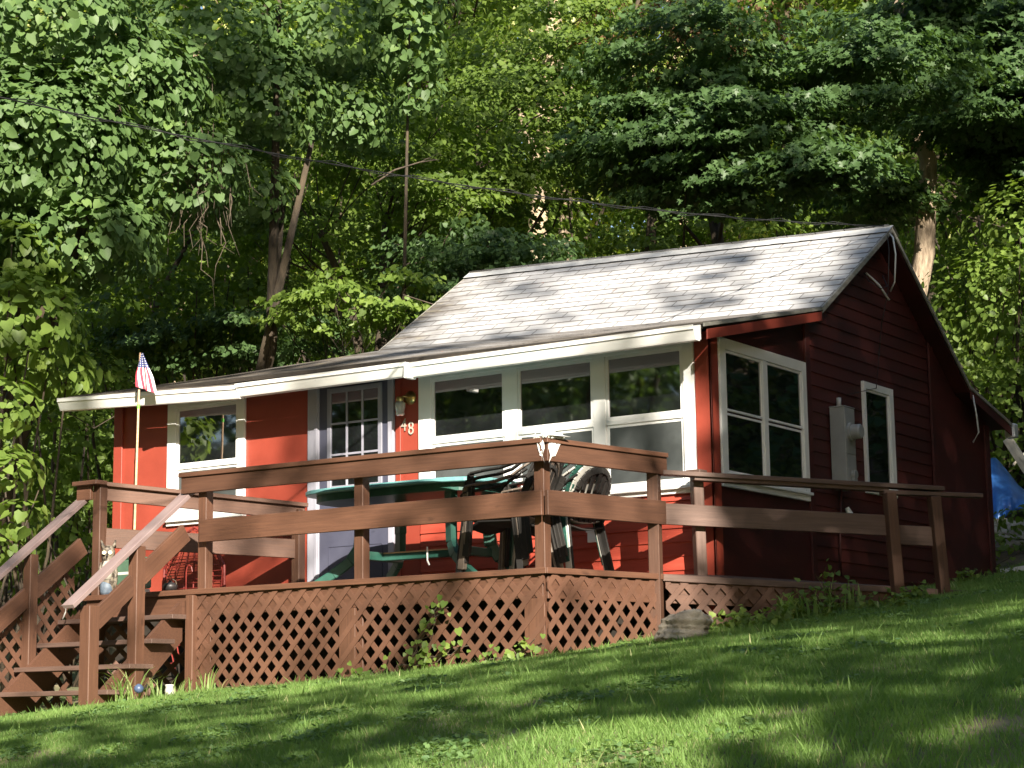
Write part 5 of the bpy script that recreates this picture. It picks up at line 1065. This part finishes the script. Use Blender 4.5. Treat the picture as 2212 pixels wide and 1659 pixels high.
LIT = [(g1, .95, .42, .0), (g3, .55, .30, .1), (g2, .32, .22, .0), (on(1898, 655, 0, .46), .03, .09, 0), (A_(2020, 600, 27.4), .6, .9, 0), (A_(740, 650, 23.3), .7, .45, 0), (A_(1770, 350, 24.5), .9, .35, .2), (A_(1205, 480, 36), .6, .8, 0), (g4, .35, .10, 0),
       (A_(150, 300, 22), 1.3, .9, 0), (A_(900, 200, 23.5), .5, .6, 0), (A_(40, 1050, 18.8), .35, .4, 0), (A_(2160, 750, 26), .8, 1.0, 0), ((-7.5, -8.8, 3.6), 3.4, 3.0, 0)]
DARK = [((-5.3, 2.5, 2.38), .9, .20), ((-3.9, 2.5, 2.32), .8, .20)]
def n2(u, w_, s, f):
    r = np.random.default_rng(s); v = 0
    for i in range(7):
        a = r.random()*3.14; k = f*(.6+1.4*r.random()); ph = r.random()*6.28; v = v+np.sin((u*math.cos(a)+w_*math.sin(a))*k+ph+1.3*np.sin((u*math.sin(a)-w_*math.cos(a))*k*.7+ph*2))
    return v/2.2
def shade_forest():
    rng = R_(123); U0, U1, W0, W1 = -15, 15, -6.0, 17; out = []
    step = .155
    us, ws = np.meshgrid(np.arange(U0, U1, step), np.arange(W0, W1, step)); us = us.ravel(); ws = ws.ravel(); reps = 10
    u = np.tile(us, reps)+rng.normal(size=us.size*reps)*step*.6; w_ = np.tile(ws, reps)+rng.normal(size=us.size*reps)*step*.6
    nz = np.where((w_ > 5) | (np.abs(u) > 6), n2(u, w_, 3, 3.4), n2(u, w_, 3, 2.6)); c = cover(u, w_, nz)
    p = -np.log(1-np.minimum(c, .997))*1.6/.024*step*step/reps; k = rng.random(len(u)) < p*1.0; u, w_ = u[k], w_[k]
    a = 19.5+3.2*rng.random(len(u)); z = (w_+a*SE_)/CE_; P = u[:, None]*SU+a[:, None]*SA; P[:, 2] = z
    g = z > gz(P[:, 0], P[:, 1])+.4; P, u = P[g], u[g]
    tr_u = np.array([-12.5, -7.6, 4.6, 8.8, 13.0]); own = np.argmin(np.abs(u[:, None]-tr_u[None]), 1)
    for i, tu in enumerate(tr_u):
        Q = P[own == i]; n = len(Q); bp = tu*SU+21*SA; bz = gv(bp[0], bp[1])-.2
        t = thing('shade_tree', ['tall', 'broad', 'high', 'wide', 'old'][i]+' leafy shade tree behind the camera, its crown shaped to cast the dapple', 'tree', (bp[0], bp[1], bz), 'shade trees across the lawn')
        tips = Q[rng.choice(n, 26, replace=False)]; limb_mb((bp[0], bp[1], bz), (bp[0], bp[1], bz+26), .30, tips[:8] if i in (0, 4) else tips[:2], rng).build('trunk', M['bark'], t, smooth=True)
        nor = np.tile(np.array(sdir), (n, 1))*.9+rng.normal(size=(n, 3))*.45; tip = rng.normal(size=(n, 3))+np.array([0, 0, -.5])
        me = leaf_mesh('crown', Q, nor, tip, .24*(.75+.5*rng.random(n)), T_HEART if False else T_OVAL, rng.random(n), M['shade']); link(bpy.data.objects.new('crown', me), None, t)
    print('shade leaves', len(P))
shade_forest()
tree('sky_blocking_tree', 'unseen leafy tree added right of the gable wall to block skylight', 'tree', (7.2, 8.6, gv(7.2, 8.6)), 6.0, .28, [((6.8, 7.5, 5.0), (2.8, 3.4, 1.6), 70, 56, .8), ((7.5, 5.5, 3.5), (2.4, 3.0, 2.2), 60, 50, .7)], T_OVAL, .17, 'shade', R_(301))  # out of view; added to keep skylight off the gable
drape('vine_covered_tree', 'vine covered tree across the lawn mirrored in the front windows', 'tree', (-8.5, -10, gv(-8.5, -10)), [((-7, -8.5, 2.6), (2.2, 1.4, 1.8)), ((-9.5, -9, 4.6), (2.4, 1.6, 2.0)), ((-5.2, -9.6, 4.2), (2.0, 1.4, 1.6)), ((-7.5, -9.5, 6.6), (2.8, 1.6, 1.6)), ((-10.5, -7, 2.2), (1.6, 1.4, 2.0))], 12000, .15, 'vine', R_(304), trunk=.12, stems=9)
drape('occluder', 'unseen dense leafy hedge on the slope right of the gable wall', 'occluder', (5.2, 7.5, gv(5.2, 7.5)), [((4.4, 9.4, 2.0), (1.5, 1.2, 1.6)), ((5.6, 6.8, 1.6), (1.3, 1.6, 1.7)), ((7.0, 4.2, 1.2), (1.3, 1.6, 1.7)), ((3.4, 12.2, 3.0), (1.5, 1.4, 1.8)), ((8.6, 1.6, .6), (1.4, 1.6, 1.8))], 9000, .13, 'shade', R_(302), trunk=.03, stems=14)  # unseen leaves put in to darken the gable by blocking low sky
# unseen trees round the clearing: mirrored in the windows and added to block skylight
ring = [(13, -26, 1.3), (18, -24, 1.3), (22, -20, 1.4), (26, -15, 1.4), (28, -9, 1.4), (8, -30, 1.3), (25, -3, 1.5), (27, 4, 1.5), (9.6, 2.6, .75), (4.6, 7.6, .6), (5.8, 10.2, .6), (4.4, 12.8, .5), (7.4, 5.6, .65), (8.6, 8.2, .7), (8.4, 3.4, .7), (10.5, 5.0, .85), (-11, -13, 1.2), (-8, -14, 1.1), (-5, -17, 1.3), (-10, -9.5, 1.1), (-13, -17, 1.7), (-8, -24, 2), (-2, -19, 1.4), (-14, -12, 1.4), (-13, -11, 1.3), (-10, -15, 1.4), (-7, -19, 1.5), (-16, -7, 1.3), (-3, -22, 1.6), (-12, -21, 1.8), (-18, -14, 1.8), (1, -27, 1.8), (-6, -28, 2), (-22, -8, 1.8),
        (7.5, 14, .7), (9, 10, .7), (9.5, 6, .75), (10.5, 2.5, .85), (7, 18, .8), (12, 13, .9), (13.5, 8, .9), (14.5, 4, 1.0), (15, -1, 1.0), (11, 19, .9), (18, 10, 1.1), (19, 3, 1.2), (17, 17, 1.1), (-17, 1, 1.3), (5.5, 11.5, .8), (3.5, 15.5, 1.0)]
ringo = bpy.data.objects.new('surrounding_wood', None); link(ringo); tag(ringo, 'leafy wood round the clearing, mirrored in the windows, thickened to block skylight', 'wood'); ringo['kind'] = 'stuff'
for i, (x, y, h) in enumerate(ring):
    k = i % 2; pr = far_protos[k*2]; T = Matrix.Translation((x, y, gv(x, y)-.2)) @ Matrix.Rotation(i*1.3, 4, 'Z') @ Matrix.Scale(h, 4) @ WM[pr.name].inverted()
    for ch in [q for q in sc.objects if q.parent == pr]:
        d_ = ch.copy(); sc.collection.objects.link(d_); d_.parent = ringo; d_.matrix_parent_inverse = Matrix.Identity(4); d_.matrix_basis = T @ WM[ch.name.split('_')[0]] if False else T
